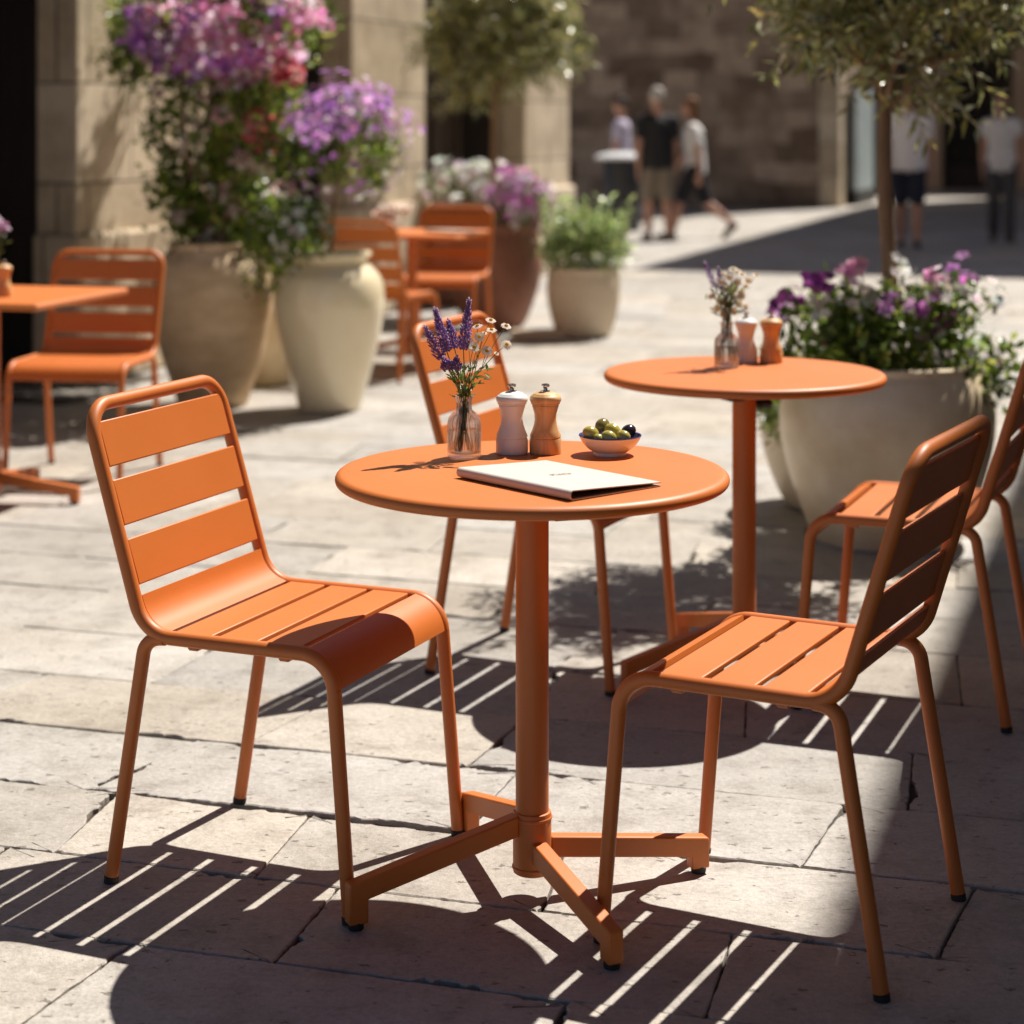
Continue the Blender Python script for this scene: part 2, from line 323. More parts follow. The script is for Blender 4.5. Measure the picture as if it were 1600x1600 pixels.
# ------------------------------------------------------------------ ground and paving
gm = MB(); gm.add([(-70, -40, -.011), (70, -40, -.011), (70, 110, -.011), (-70, 110, -.011)], [[0, 1, 2, 3]])
o = obj('ground', gm, JOINT); o['kind'] = 'structure'
TH = math.atan2(-.292, .956); EU = Vector((math.cos(TH), math.sin(TH), 0)); EV = Vector((-math.sin(TH), math.cos(TH), 0))
def build_paving():
    V = []; F = []; C = []
    rows = [2.924, 3.245, 3.571, 3.93]; v = 3.93
    r_ = random.Random(11)
    while v < 46: v += r_.uniform(.30, .45) if v < 14 else r_.uniform(.4, .6); rows.append(v)
    v = 2.924
    while v > .6: v -= r_.uniform(.3, .42); rows.insert(0, v)
    fixed = {2.924: [-1.95, -1.3, -.6, .15], 3.245: [-1.893, -1.485, -.96, -.26], 3.571: [-1.95, -1.19, -.53]}
    for ri in range(len(rows) - 1):
        v0, v1 = rows[ri], rows[ri + 1]
        lo, hi = (-5.5, 4.5) if v0 < 9 else (-13, 14) if v0 < 26 else (-22, 10)
        lo2 = lo; us = []
        fx = fixed.get(rows[ri], [])
        if fx:
            us = list(fx); u = fx[0]
            while u > lo: u -= r_.uniform(.45, .9); us.insert(0, u)
            u = fx[-1]
            while u < hi: u += r_.uniform(.45, .9); us.append(u)
        else:
            u = lo + r_.uniform(0, .7)
            while u < hi: us.append(u); u += r_.uniform(.42, .98) * (1 if v0 < 14 else 1.3)
        sk = [r_.uniform(-.035, .035) for _ in us]
        for k in range(len(us) - 1):
            u0, u1 = us[k], us[k + 1]
            cu, cv = (u0 + u1) / 2, (v0 + v1) / 2; cw = EU * cu + EV * cv
            if cw.y < -1 or (cw.y > 0 and abs(cw.x) > .32 * cw.y + 2.2): continue
            dist = cw.y; near = dist < 6.8
            step = .008 if dist < 4.4 else .014 if dist < 5.2 else .03 if near else .3
            gp = r_.uniform(.001, .0036); big = rows[ri] == 3.571 or rows[ri + 1] == 3.571
            quad = [(u0 - sk[k], v0), (u1 - sk[k + 1], v0), (u1 + sk[k + 1], v1), (u0 + sk[k], v1)]
            ring = []; soft = []
            for e in range(4):
                a = Vector(quad[e]); b = Vector(quad[(e + 1) % 4]); L_ = (b - a).length; cross = e in (1, 3); n = max(1, int(L_ / step))
                inn = Vector((-(b - a).y, (b - a).x)).normalized()
                for i in range(n):
                    t = i / n; q = a.lerp(b, t); off = gp * (.6 if cross else 1)
                    if near:
                        ns = mnoise.noise(Vector((q.x * 9, q.y * 9, e * 3.1 + k))); n2 = mnoise.noise(Vector((q.x * 45, q.y * 45, e * 7.7 + ri)))
                        n3 = mnoise.noise(Vector((q.x * 120, q.y * 120, e * 3 + k))); off += .0024 * ns + .0022 * n2 + .0016 * n3
                        ch = mnoise.noise(Vector((q.x * 5.5, q.y * 5.5, 50 + e * 5 + k * 1.7)))
                        if ch > .27: off += (ch - .27) * .055 * (1 + 1.6 * n2 + .8 * n3)
                        if big and e in (0, 2) and -1.88 < q.x < -1.2 and abs(q.y - 3.571) < .02:
                            off += (.004 + .010 * max(0, math.sin((q.x + 1.88) / .68 * pi)) * (1 + n2 + ns))
                        if t < .04 or t > .96: off += .0025
                    off = min(max(off, .0006), .017)
                    ring.append(q + inn * off); soft.append(q)
            m = len(ring); ctr = sum(ring, Vector((0, 0))) / m
            z0 = r_.uniform(-.0022, .0022); tx, ty = r_.uniform(-.004, .004), r_.uniform(-.004, .004)
            base = len(V)
            for lvl in range(4):
                for q, sq in zip(ring, soft):
                    p = sq.lerp(ctr, .2) if lvl == 0 else q if lvl > 1 else q + (ctr - q).normalized() * (.0028 if near else .005)
                    z = z0 + (p.x - ctr.x) * tx + (p.y - ctr.y) * ty + (0, 0, -.0022, -.03)[lvl]
                    wpt = EU * p.x + EV * p.y; V.append((wpt.x, wpt.y, z))
            tone = r_.uniform(.80, 1.07); warm = r_.uniform(-.04, .022)
            col = (.47 * tone * (1 + warm), .445 * tone, .41 * tone * (1 - 1.6 * warm))
            F.append([base + i for i in range(m)]); C.append(col)
            for lvl in range(3):
                for i in range(m):
                    j = (i + 1) % m
                    F.append([base + lvl * m + j, base + lvl * m + i, base + (lvl + 1) * m + i, base + (lvl + 1) * m + j]); C.append(col)
    mb = MB(); mb.v = V; mb.f = F; mb.c = C
    o = obj('paving', mb.mesh('paving', 30), PAVING); o['kind'] = 'structure'
build_paving()

# ------------------------------------------------------------------ buildings (a street grid turned 18 degrees)
RZ = math.atan2(.9505, .3108)                       # local x runs along the left-hand facade, away from the camera
def left_building():
    t = thing('stone_building', 'pale stone building with square pillars and dark doorways on the left', 'building', (-2.2, 10.3, 0), RZ)
    for s0, s1 in ((-4.05, -2.62), (-.116, 1.37), (3.535, 4.976), (7.44, 8.816)):
        m = MB(); m.box(s0, s1, 0, .24, 0, 3.1, .012); pr = obj('pillar', m, ASHLAR, t)
        m = MB(); m.box(s0 - .05, s1 + .05, -.05, .2385, 0, .78, .02); obj('plinth', m, ASHLAR, pr)
        m = MB(); m.box(s0 + .004, s1 - .004, .24, .62, 0, 3.1); obj('jamb', m, DARKWOOD, t)
    m = MB(); m.box(-4.05, 8.816, 0, .9, 3.1, 8.0, .01); obj('upper_wall', m, ASHLAR, t)
    m = MB(); m.box(-4.05, 8.75, .9, 7, 0, 7.9, .01); obj('rear_wall', m, PLASTER, t)
    m = MB(); m.box(-4.1, 8.87, -.12, 1.0, 8.0, 8.3, .03); obj('cornice', m, ASHLAR, t)
    for s0, s1, mt in ((-2.62, -.116, DARKWOOD), (1.37, 3.535, DARKWOOD), (4.976, 7.44, BROWNWOOD)):
        m = MB(); m.box(s0 - .05, s1 + .05, .64, .70, 0, 3.1); dr = obj('door', m, mt, t)
        f = MB(); n = 4
        for k in range(n + 1):
            x = s0 + (s1 - s0) * k / n; f.box(x - .05, x + .05, .59, .637, 0, 3.1, .006)
        for z in (.12, 1.0, 2.35): f.box(s0, s1, .597, .632, z - .06, z + .06, .006)
        obj('door_frame', f, mt, dr)
        gl = MB()
        for k in range(n):
            x0 = s0 + (s1 - s0) * k / n + .05; x1 = s0 + (s1 - s0) * (k + 1) / n - .05
            if mt is BROWNWOOD and k: continue
            gl.box(x0, x1, .615, .625, 1.06, 2.29)
        obj('door_glass', gl, SHOPGLASS, dr)
left_building()
def back_building():
    t = thing('rubble_building', 'shaded brown rubble stone wall closing the far end of the square', 'building', (5.3, 32.3, 0), RZ)
    # local x: away along the alley; local y: to the left along the wall
    m = MB(); m.box(0, 3.4, 0, 16, 0, 6.6, .02); obj('wall', m, RUBBLE, t)
    m = MB(); m.box(-.03, .55, -.03, .3, 0, 6.55, .02); obj('corner_stones', m, ASHLAR, t)
    m = MB(); m.box(-.2, 3.6, -.2, 16.2, 6.6, 6.85, .02); obj('roof', m, PLASTER, t)
    m = MB(); m.box(-.012, .1, 8.2, 9.3, 1.75, 3.0); wf = obj('window', m, DARKWOOD, t)
    m = MB(); m.box(-.03, -.014, 8.3, 9.2, 1.85, 2.9); obj('pane', m, SHOPGLASS, wf)
    m = MB(); m.box(-.012, .1, 4.3, 4.8, 2.3, 3.1); wf = obj('window', m, DARKWOOD, t)
    m = MB(); m.box(-.03, -.014, 4.38, 4.72, 2.38, 3.02); obj('pane', m, SHOPGLASS, wf)
back_building()
sgn = MB(); sgn.box(1.0, 3.1, -.16, -.06, .25, 2.0, .01)
s_ = thing('poster_panel', 'tall pale blue grey panel at the mouth of the far alley', 'sign', (5.3, 32.3, 0), RZ)
obj('panel', sgn, mottled('pale_blue_panel', (.42, .50, .52), (.55, .62, .63), rough=.4, scale=2), s_)
for z0, z1 in ((2.003, 2.08), (0, .247)):
    m = MB(); m.box(.95, 3.15, -.17, -.055, z0, z1, .01); obj('panel_frame', m, BLACK, s_)
def alley_building():
    t = thing('shop_building', 'dark shaded shopfront building deep in the alley behind the walkers', 'building', (6.0, 42, 0), math.atan2(-.15, 1))
    m = MB(); m.box(-3, 14, .5, 6, 0, 9, .02); obj('wall', m, RUBBLE, t)
    for x in (-3, .2, 2.55, 4.5, 7.2, 10):
        m = MB(); m.box(x, x + .5, 0, .498, 0, 9, .02); obj('pillar', m, PLASTER, t)
    for x0, x1 in ((.7, 2.55), (3.05, 4.5), (5.0, 7.2), (7.7, 10)):
        m = MB(); m.box(x0, x1, .35, .45, 0, 3.0); w_ = obj('shop_window', m, DARKWOOD, t)
        m = MB(); m.box(x0 + .1, x1 - .1, .325, .347, .5, 2.8); obj('pane', m, SHOPGLASS, w_)
    m = MB(); m.box(-3, 14, -.1, .46, 3.003, 4.2, .02); obj('fascia', m, DARKWOOD, t)
alley_building()
def shade_building(label, cx, cy, s0, s1, depth, h):
    t = thing('tall_building', label, 'building', (cx, cy, 0), RZ)
    m = MB(); m.box(s0, s1, -depth, 0, 0, h, .02); obj('wall', m, PLASTER, t)
    m = MB(); m.box(s0 - .05, s1 + .05, -depth - .05, .05, h, h + .25, .02); obj('parapet', m, PLASTER, t)
    n = int((s1 - s0) / 2.6)
    for k in range(n):
        for z in (1.0, 4.2, 7.4):
            if z + 1.8 > h: continue
            x = s0 + .9 + k * 2.6
            m = MB(); m.box(x, x + 1.0, -.1, .02, z, z + 1.7); w_ = obj('window', m, DARKWOOD, t)
            m = MB(); m.box(x + .07, x + .93, .023, .035, z + .07, z + 1.63); obj('pane', m, SHOPGLASS, w_)
shade_building('plastered building along the right side whose roof line shades the pavement', 5.165, 8.99, -10, 6, 6, 9.75)
shade_building('tall plastered block beyond the right edge that shades the far square', 6.54, 24.4, 0, 16, 9, 12.25)

# ------------------------------------------------------------------ chairs
BACK_DIR = Vector((-.303, 1)).normalized(); SEATZ = .442
HW = .2195; RT = .0128
def chair_mesh():
    t = thing('cafe_chair', 'x', 'chair')
    zt = .836; top = (-.171 - .303 * (zt - SEATZ), zt); c1 = (-.171, SEATZ); c2 = (.200, SEATZ); foot = (.2345, .012)
    side = fillet([(top[0], top[1], 0), (c1[0], c1[1], 0), (c2[0], c2[1], 0), (foot[0], foot[1], 0)], [.075, .062], 10)
    a_ = [(p.x, p.y) for p in side]
    iend = 1 + 11 + 11                                # end of the front bend
    s3 = lambda p, y: Vector((p[0], y, p[1]))
    core = a_[1:iend]                                 # from the bend at the back's foot to the front bend
    left = [s3(p, HW) for p in core][::-1]; right = [s3(p, -HW) for p in core]
    hoop = fillet([s3(core[0], HW), s3(top, HW), s3(top, -HW), s3(core[0], -HW)], [.058, .058], 10)
    pts = left + hoop[1:-1] + right
    m = MB(); m.tube(pts, RT, 14); obj('frame', m, ORANGE, t, 60)
    for sy in (1, -1):
        e = core[-1]
        m = MB(); m.tube([s3(e, sy * HW), s3(foot, sy * HW * 1.012)], [RT, RT * .94], 14); lg = obj('leg', m, ORANGE, t, 60)
        m = MB(); m.tube([s3((.2343, .011), sy * HW * 1.012), s3((.2352, 0), sy * HW * 1.012)], RT * 1.02, 14); obj('foot_cap', m, BLACK, lg, 60)
        rp = fillet([s3((-.128, SEATZ - .002), sy * HW), s3((-.168, SEATZ - .006), sy * HW), s3((-.2365, .012), sy * HW * 1.012)], [.035], 8)
        m = MB(); m.tube(rp, RT * .97, 14); lg = obj('leg', m, ORANGE, t, 60)
        m = MB(); m.tube([s3((-.2366, .011), sy * HW * 1.012), s3((-.238, 0), sy * HW * 1.012)], RT * 1.02, 14); obj('foot_cap', m, BLACK, lg, 60)
    hs = HW - RT + .002; th = .009
    bl = lambda z, off=.004: (-.171 - .303 * (z - SEATZ) + off * .957, z + off * .29)
    for z0, z1 in ((.524, .603), (.626, .705), (.7275, .807)):
        m = MB(); m.strip([bl(z1), bl(z0)], hs, th); o = obj('back_slat', m, ORANGE, t)
        md = o.modifiers.new('bevel', 'BEVEL'); md.width = .0022; md.segments = 2; md.limit_method = 'ANGLE'
    def sub(path, off):
        out = []
        for i, p in enumerate(path):
            q0 = Vector(path[max(i - 1, 0)]); q1 = Vector(path[min(i + 1, len(path) - 1)]); tt = (q1 - q0).normalized(); nn = Vector((-tt.y, tt.x))
            out.append(Vector(p) + nn * off)
        return out
    off = .0045
    scoop = [(-.171 - .303 * (.506 - SEATZ), .506)] + [p for p in a_[1:12] if p[1] < .506] + [(-.1285, SEATZ)]
    scoop = [p for i, p in enumerate(scoop) if i == 0 or p[0] <= -.1284]
    if scoop[-1][0] < scoop[-2][0]: scoop.pop(-2)
    m = MB(); m.strip(sub(scoop, off), hs, th); obj('seat_scoop', m, ORANGE, t, 50)
    for x0, x1 in ((-.1155, -.0405), (-.0275, .0505), (.0635, .1375)):
        m = MB(); m.strip([(x0, SEATZ + off), (x1, SEATZ + off)], hs, th); o = obj('seat_slat', m, ORANGE, t)
        md = o.modifiers.new('bevel', 'BEVEL'); md.width = .0022; md.segments = 2; md.limit_method = 'ANGLE'
    front = [(.1505, SEATZ)] + [p for p in a_[12:iend] if p[0] > .152]
    m = MB(); m.strip(sub(front, off), hs, th); obj('front_slat', m, ORANGE, t, 50)
    for x in (-.075, .105):
        m = MB(); m.box(x - .011, x + .011, -HW + .004, HW - .004, SEATZ - .02, SEATZ - .0015, .003); obj('crossbar', m, ORANGE, t)
    return t
CH = chair_mesh()
GC = 'orange slatted metal chairs round the tables'
def deg(a): return math.radians(a)
def place_by_rear(p, ang, depth=.47, half=.2225):
    """chair centre from its rear foot that is nearest (right-hand or left-hand foot given by half's sign)"""
    e = Vector((math.cos(ang), math.sin(ang), 0)); l = Vector((-e.y, e.x, 0))
    return Vector((p[0], p[1], 0)) + e * .2365 + l * half
CH.location = (-.404, 3.622, 0); CH.rotation_euler = (0, 0, deg(-22.6)); CH['label'] = 'large sunlit orange chair in the left foreground facing the nearest round table'; CH['group'] = GC
c = place_by_rear((.564, 3.031), deg(152.4), half=.2225)
# nearest rear foot of the right chair is its left one, so the centre lies to the right of it
def centre(p, ang, side):
    e = Vector((math.cos(ang), math.sin(ang), 0)); l = Vector((-e.y, e.x, 0))
    return Vector((p[0], p[1], 0)) + e * .2365 - l * side * .2225
dup(CH, 'orange chair in the right foreground seen from behind, its back in shade', centre((.564, 3.031), deg(152.4), 1), deg(152.4))
dup(CH, 'orange chair behind the nearest round table, its backrest behind the lavender', centre((-.200, 4.845), deg(-24), -1), deg(-24))
dup(CH, 'orange chair in front of the large flower planter, cut by the right edge', centre((1.09, 4.376), deg(158), 1), deg(158))
dup(CH, 'orange chair in the shade beside the tan urn, under the square table on the left', centre((-1.383, 7.79), deg(-98), 1), deg(-98))
dup(CH, 'distant orange chair half hidden behind the glossy cream jar, seen from behind', centre((-.585, 10.3), deg(66), -1), deg(66))
dup(CH, 'distant orange chair on the far side of the small square table by the brown urn', centre((-.13, 12.05), deg(-102), 1), deg(-102))

# ------------------------------------------------------------------ tables
def table_base(t):
    m = MB(); m.tube([(0, 0, .105), (0, 0, .716)], .0288, 28); obj('pole', m, ORANGE, t, 60)
    m = MB(); m.lathe([(.0300, .043), (.0328, .045), (.0334, .048), (.0334, .146), (.0325, .149), (.0296, .150)], 32); co = obj('collar', m, ORANGE, t, 30)
    m = MB(); m.lathe([(.0343, .1365), (.0352, .138), (.0352, .1405), (.0343, .142)], 32); obj('weld_ring', m, ORANGE, co, 30)
    m = MB(); m.lathe([(.0343, .0505), (.0352, .052), (.0352, .0545), (.0343, .056)], 32); obj('weld_ring', m, ORANGE, co, 30)
    for k in range(4):
        up = k in (0, 3); za, zb = (.148, .077) if up else (.104, .064)
        h = .036; r0 = .031; r1 = (.325, .315, .320, .322)[k]; hw_ = .0135
        vs = []; prof = [(r0, za), (r1 + .016, zb), (r1 + .016, .010), (r1 - .018, .010), (r1 - .018, zb - h + (za - zb) * .034 / .29), (r0, za - h)]
        # rounded outer corner
        prof = [(r0, za)] + [(p.x, p.y) for p in fillet([(r0, za, 0), (r1 + .016, zb, 0), (r1 + .016, .010, 0)], [.006], 4)][1:-1] + prof[2:]
        n = len(prof)
        ang = pi + 2 * pi * k / 4 + (.072, .04, 0, 0)[k]
        R = Matrix.Rotation(ang - pi, 4, 'Z')
        for y in (-hw_, hw_): vs += [R @ Vector((-p[0], y, p[1])) for p in prof]
        m = MB(); m.add(vs, [list(range(n)), [n + i for i in range(n)][::-1]] + [[i, (i + 1) % n, n + (i + 1) % n, n + i] for i in range(n)])
        a = obj('leg', m, ORANGE, t)
        md = a.modifiers.new('bevel', 'BEVEL'); md.width = .003; md.segments = 2; md.limit_method = 'ANGLE'; md.angle_limit = deg(40)
        m = MB(); m.lathe([(.0125, 0), (.0135, .003), (.0135, .0145)], 18, tuple(R @ Vector((-r1, 0, 0)))); obj('foot_pad', m, BLACK, a)
def round_table():
    t = thing('round_table', 'x', 'table'); r = .341
    prof = [(0, .7165), (r - .02, .7165)] + [(r - .0125 + .0125 * math.cos(a), .728 + .0115 * math.sin(a)) for a in [(-pi / 2 + pi * i / 12) for i in range(13)]] + [(r - .02, .7398), (0, .74)]
    m = MB(); m.lathe(prof, 96); obj('tabletop', m, ORANGE, t, 40)
    m = MB(); m.box(-.075, .075, -.045, .045, .703, .7163, .004); m.box(-.060, .060, -.032, .032, .672, .7028, .008); obj('bracket', m, BLACK, t)
    m = MB(); m.box(.030, .072, -.022, .022, .650, .6716, .009); obj('latch', m, BLACK, t)
    table_base(t); return t
RTB = round_table(); RTB.location = (.035, 3.44, 0); RTB.rotation_euler = (0, 0, deg(20.8))
RTB['label'] = 'nearest round orange cafe table on a four-footed pedestal, set with menu and olives'; RTB['group'] = 'round orange pedestal tables'
dup(RTB, 'second round orange cafe table, in front of the big flower planter', (.564, 4.82, 0), deg(23), 'round orange pedestal tables')
def square_table():
    t = thing('square_table', 'x', 'table'); h = .36
    m = MB(); m.box(-h, h, -h, h, .7165, .74, .007); o = obj('tabletop', m, ORANGE, t)
    m = MB(); m.box(-.075, .075, -.045, .045, .703, .7163, .004); obj('bracket', m, BLACK, t)
    table_base(t); return t
STB = square_table(); STB.location = (-1.85, 7.06, 0); STB.rotation_euler = (0, 0, deg(76))
STB['label'] = 'square orange cafe table at the left edge before the shaded chair'; STB['group'] = 'square orange pedestal tables'
dup(STB, 'small far square orange table between two chairs, beside the glossy cream jar', (-.564, 11.2, 0), deg(76), 'square orange pedestal tables')

# ------------------------------------------------------------------ table settings
def vase():
    t = thing('glass_vase', 'x', 'vase')
    out = smooth_prof([(.0270, 0), (.0295, .004), (.0300, .02), (.0298, .055), (.0280, .070), (.0215, .080), (.0150, .086), (.0140, .093), (.0145, .103), (.0178, .112)], 4)
    inn = smooth_prof([(.0165, .1118), (.0128, .103), (.0122, .093), (.0132, .087), (.0195, .0785), (.0262, .068), (.0278, .054), (.0280, .02), (.0265, .010), (.012, .0085)], 4)
    rib = lambda a, z: 1 + (.022 * abs(math.cos(a * 11)) if z < .084 else 0)
    vs = MB(); vs.lathe(out + inn + [(0, .0085)], 132, wob=rib); obj('glass', vs, GLASS, t, 70)
    wt = MB(); wt.lathe([(0, .0088), (.011, .0089), (.0262, .0105), (.0277, .02), (.0276, .050), (.0270, .0502), (0, .0495)], 40); obj('water', wt, WATER, t, 50)
    return t
VS = vase(); VA = Vector((-.086, 3.567, .74)); VS.location = VA
VS['label'] = 'ribbed clear glass bottle vase of lavender and daisies on the nearest table'; VS['group'] = 'glass bud vases on the tables'
def gcol(base, j=.25):
    k = 1 + random.uniform(-j, j); return tuple(min(1, max(0, b * k * (1 + random.uniform(-.08, .08)))) for b in base)
def bud_spike(p0, p1, r, n, cols, parent, name='flower_spike'):
    m = MB(); p0 = Vector(p0); p1 = Vector(p1); ax = (p1 - p0); L_ = ax.length; ax.normalize(); ref = ax.orthogonal().normalized(); b2 = ax.cross(ref)
    for i in range(n):
        t = (i + .5) / n; a = i * 2.39996; rr = r * (.55 + .75 * math.sin(min(1, t * 1.12 + .08) * pi) ** .6) * (1 - .45 * t)
        d = ref * math.cos(a) + b2 * math.sin(a); c_ = p0 + ax * (L_ * t) + d * rr * random.uniform(.7, 1.05)
        dirv = (d * .75 + ax * .8).normalized(); M = dirv.to_track_quat('Z', 'Y').to_matrix()
        s = random.uniform(.8, 1.2) * r / .0085
        m.ball(c_, (.0016 * s, .0016 * s, .0030 * s), 6, 4, M, gcol(cols[0]))
        if random.random() < .5: m.ball(c_ + dirv * .003 * s, (.0013 * s, .0013 * s, .0012 * s), 5, 3, M, gcol(cols[1], .15))
    m.tube([p0, p1], [r * .35, r * .15], 6, col=cols[0])
    return obj(name, m, PETAL, parent, 60)
LAV = ((.38, .25, .52), (.82, .70, .86)); LAVTIP = (.75, .68, .78)
def stem_pts(tip, va, inside, sc_=1.0):
    """from the vase floor, through the neck, to the tip (all world), in vase coordinates"""
    neck = Vector((random.uniform(-.008, .008), random.uniform(-.008, .008), .100)); bot = Vector((inside[0], inside[1], .013))
    tl = Vector(tip) - va; mid = neck.lerp(tl, .55) + Vector((0, 0, .006)); return smooth_path([bot, bot.lerp(neck, .55), neck, mid, tl], 5)
def lavender(va, tip, base, label, r=.0085, n=120, grp=None):
    t = thing('lavender_sprig', label, 'flower', va, 0, grp)
    p = stem_pts(base, va, (random.uniform(-.018, .018), random.uniform(-.018, .018)))
    m = MB(); m.tube(p, .0010, 6); obj('stem', m, STEM, t, 60)
    s = bud_spike(Vector(base) - va, Vector(tip) - va, r, n, LAV, t)
    m = MB(); ax = (Vector(tip) - Vector(base)).normalized(); tl = Vector(tip) - va
    for i in range(4):
        dv = (ax + Vector((random.uniform(-.6, .6), random.uniform(-.6, .6), random.uniform(0, .3)))).normalized()
        m.ball(tl + dv * .003, (.0016, .0012, .0042), 6, 4, dv.to_track_quat('Z', 'Y').to_matrix(), gcol(LAVTIP, .1))
    obj('tip_petal', m, PETAL, s, 60); return t
D0 = 3.567
def L(px, py, dd=0): return at(px, py, D0 + dd)
GL = 'lavender sprigs in the front vase'
lavender(VA, L(665, 512, -.02), L(690, 560, -.01), 'leftmost lavender sprig, leaning far out of the front vase', grp=GL)
lavender(VA, L(680, 484, .0), L(698, 549, .0), 'long slanting lavender sprig, second from left in the front vase', n=160, grp=GL)
lavender(VA, L(701, 502, .02), L(710, 544, .01), 'short upright lavender sprig between two taller ones in the front vase', n=105, grp=GL)
lavender(VA, L(733, 470, -.005), L(724, 546, -.004), 'tallest lavender sprig, standing upright in the front vase', n=190, grp=GL)
lavender(VA, L(694, 561, -.02), L(700, 577, -.015), 'stubby low lavender tuft on the left of the front vase', r=.0095, n=55, grp=GL)
lavender(VA, L(714, 560, -.01), L(711, 578, -.01), 'stubby low lavender tuft nearer the middle of the front vase', r=.0095, n=55, grp=GL)
def daisy_head(mb, mc, c, nrm, R=.0092, cc=(.6, .42, .05)):
    nrm = Vector(nrm).normalized(); a = nrm.orthogonal().normalized(); b = nrm.cross(a); n = 13; ph = random.random() * 6
    for k in range(n):
        th = 2 * pi * k / n + ph; d = a * math.cos(th) + b * math.sin(th); s = nrm.cross(d); rr = R * random.uniform(.88, 1.08)
        wv = R * .23; dn = nrm * (-.18 * rr * random.uniform(.3, 1.2))
        mb.add([c + d * R * .25 - s * wv * .5, c + d * rr * .75 - s * wv + dn * .5, c + d * rr + dn, c + d * rr * .75 + s * wv + dn * .5, c + d * R * .25 + s * wv * .5], [[0, 1, 2, 3, 4]], gcol((.86, .84, .77), .05))
    mc.ball(c + nrm * .0008, (R * .33, R * .33, R * .22), 10, 6, nrm.to_track_quat('Z', 'Y').to_matrix(), gcol(cc, .12))
def leaf_blade(mb, p, d, n, length, width, col):
    d = Vector(d).normalized(); n = Vector(n); s = d.cross(n).normalized(); n = s.cross(d)
    st = [(0, .05), (.25, .8), (.5, 1), (.78, .62), (1, .02)]
    vs = []
    for t, w_ in st:
        c_ = p + d * length * t - n * (length * .14 * t * t)
        vs += [c_ - s * w_ * width / 2 + n * .1 * width, c_, c_ + s * w_ * width / 2 + n * .1 * width]
    fs = []
    for i in range(4):
        for k in range(2): fs.append([i * 3 + k, i * 3 + k + 1, i * 3 + k + 4, i * 3 + k + 3])
    mb.add(vs, fs, col)
def daisies(va, heads, fork, label, R=.0106, leaves=(), grp=None, cc=(.62, .44, .05)):
    t = thing('daisy_sprig', label, 'flower', va, 0, grp)
    kk = []; m = MB(); fk = Vector(fork) - va; main = stem_pts(fork, va, (random.uniform(-.015, .015), random.uniform(-.015, .015))); m.tube(main, .0009, 6)
    for h, nrm in heads:
        pb = MB(); pc = MB(); kk.append((pb, pc))
        hl = Vector(h) - va; m.tube(smooth_path([fk, fk.lerp(hl, .5) + Vector((random.uniform(-.003, .003), 0, .003)), hl], 4), .0006, 5)
        daisy_head(pb, pc, hl, nrm, R, cc)
    obj('stem', m, STEM, t, 60)
    for pb, pc in kk: pe = obj('flower_head', pb, PETAL, t, 60); obj('flower_centre', pc, PETAL, pe, 60)
    if leaves:
        lb = MB()
        for p, d, ln in leaves: leaf_blade(lb, Vector(p) - va, d, (0, -.5, 1), ln, ln * .36, gcol((.12, .21, .035), .2))
        obj('leaf', lb, LEAF, t, 60)
    return t
GD = 'daisy sprigs in the front vase'
daisies(VA, [(L(767, 500, .02), (.2, -.35, .9)), (L(768, 515, .0), (.1, -.3, .95)), (L(746, 509, .01), (-.2, -.3, .9))], L(745, 560, .01), 'tall daisy sprig at the back right of the front vase', grp=GD)
daisies(VA, [(L(749, 526, -.01), (-.1, -.9, .5)), (L(732, 533, .005), (-.3, -.8, .5)), (L(741, 542, -.02), (-.2, -.95, .3))], L(735, 580, -.005), 'daisy sprig in the middle of the front vase, next to the tall lavender', grp=GD)
daisies(VA, [(L(791, 509, .01), (.3, -.4, .85)), (L(792, 538, -.01), (.3, -.75, .6)), (L(761, 548, -.02), (0, -.92, .4))], L(752, 578, -.005), 'daisy sprig bending far right out of the front vase, with green leaves', grp=GD,
        leaves=[(L(756, 583), (.8, -.2, -.45), .017), (L(745, 600), (.9, -.2, .2), .015), (L(759, 567), (.25, -.1, -.9), .016)])
daisies(VA, [(L(757, 520, .03), (.1, -.5, .8)), (L(776, 552, .02), (.3, -.5, .8)), (L(742, 566, -.02), (0, -.9, .4))], L(740, 590, .0), 'low small-headed daisy sprig rising from the neck of the front vase', R=.0055, grp=GD)
fil = MB(); ft = thing('foliage_sprig', 'thin leafy green sprig filling the neck of the front vase', 'foliage', VA)
for i in range(16):
    tip = Vector((random.uniform(-.022, .030), random.uniform(-.02, .02), random.uniform(.125, .165)))
    p = stem_pts(VA + tip, VA, (random.uniform(-.02, .02), random.uniform(-.02, .02))); fil.tube(p, .0007, 5, col=gcol((.07, .11, .03)))
fo = obj('stem', fil, LEAF, ft, 60); lf = MB()
for i in range(120):
    z = random.uniform(.106, .162); k = (z - .10) / .06; p = Vector((random.gauss(.002, .006 + .012 * k), random.gauss(0, .006 + .010 * k), z))
    leaf_blade(lf, p, (p.x * 40 + random.uniform(-.6, .6), random.uniform(-.8, .8), random.uniform(.1, 1)), (random.uniform(-1, 1), random.uniform(-1, 1), .6), random.uniform(.008, .018), .0042, gcol((.11, .17, .04), .4))
obj('leaf', lf, LEAF, ft, 60)
dup(ft, 'blurred leafy green sprig in the vase on the second round table', (.530, 4.90, .74), 1.3).scale = (1.3, 1.3, 1.25)

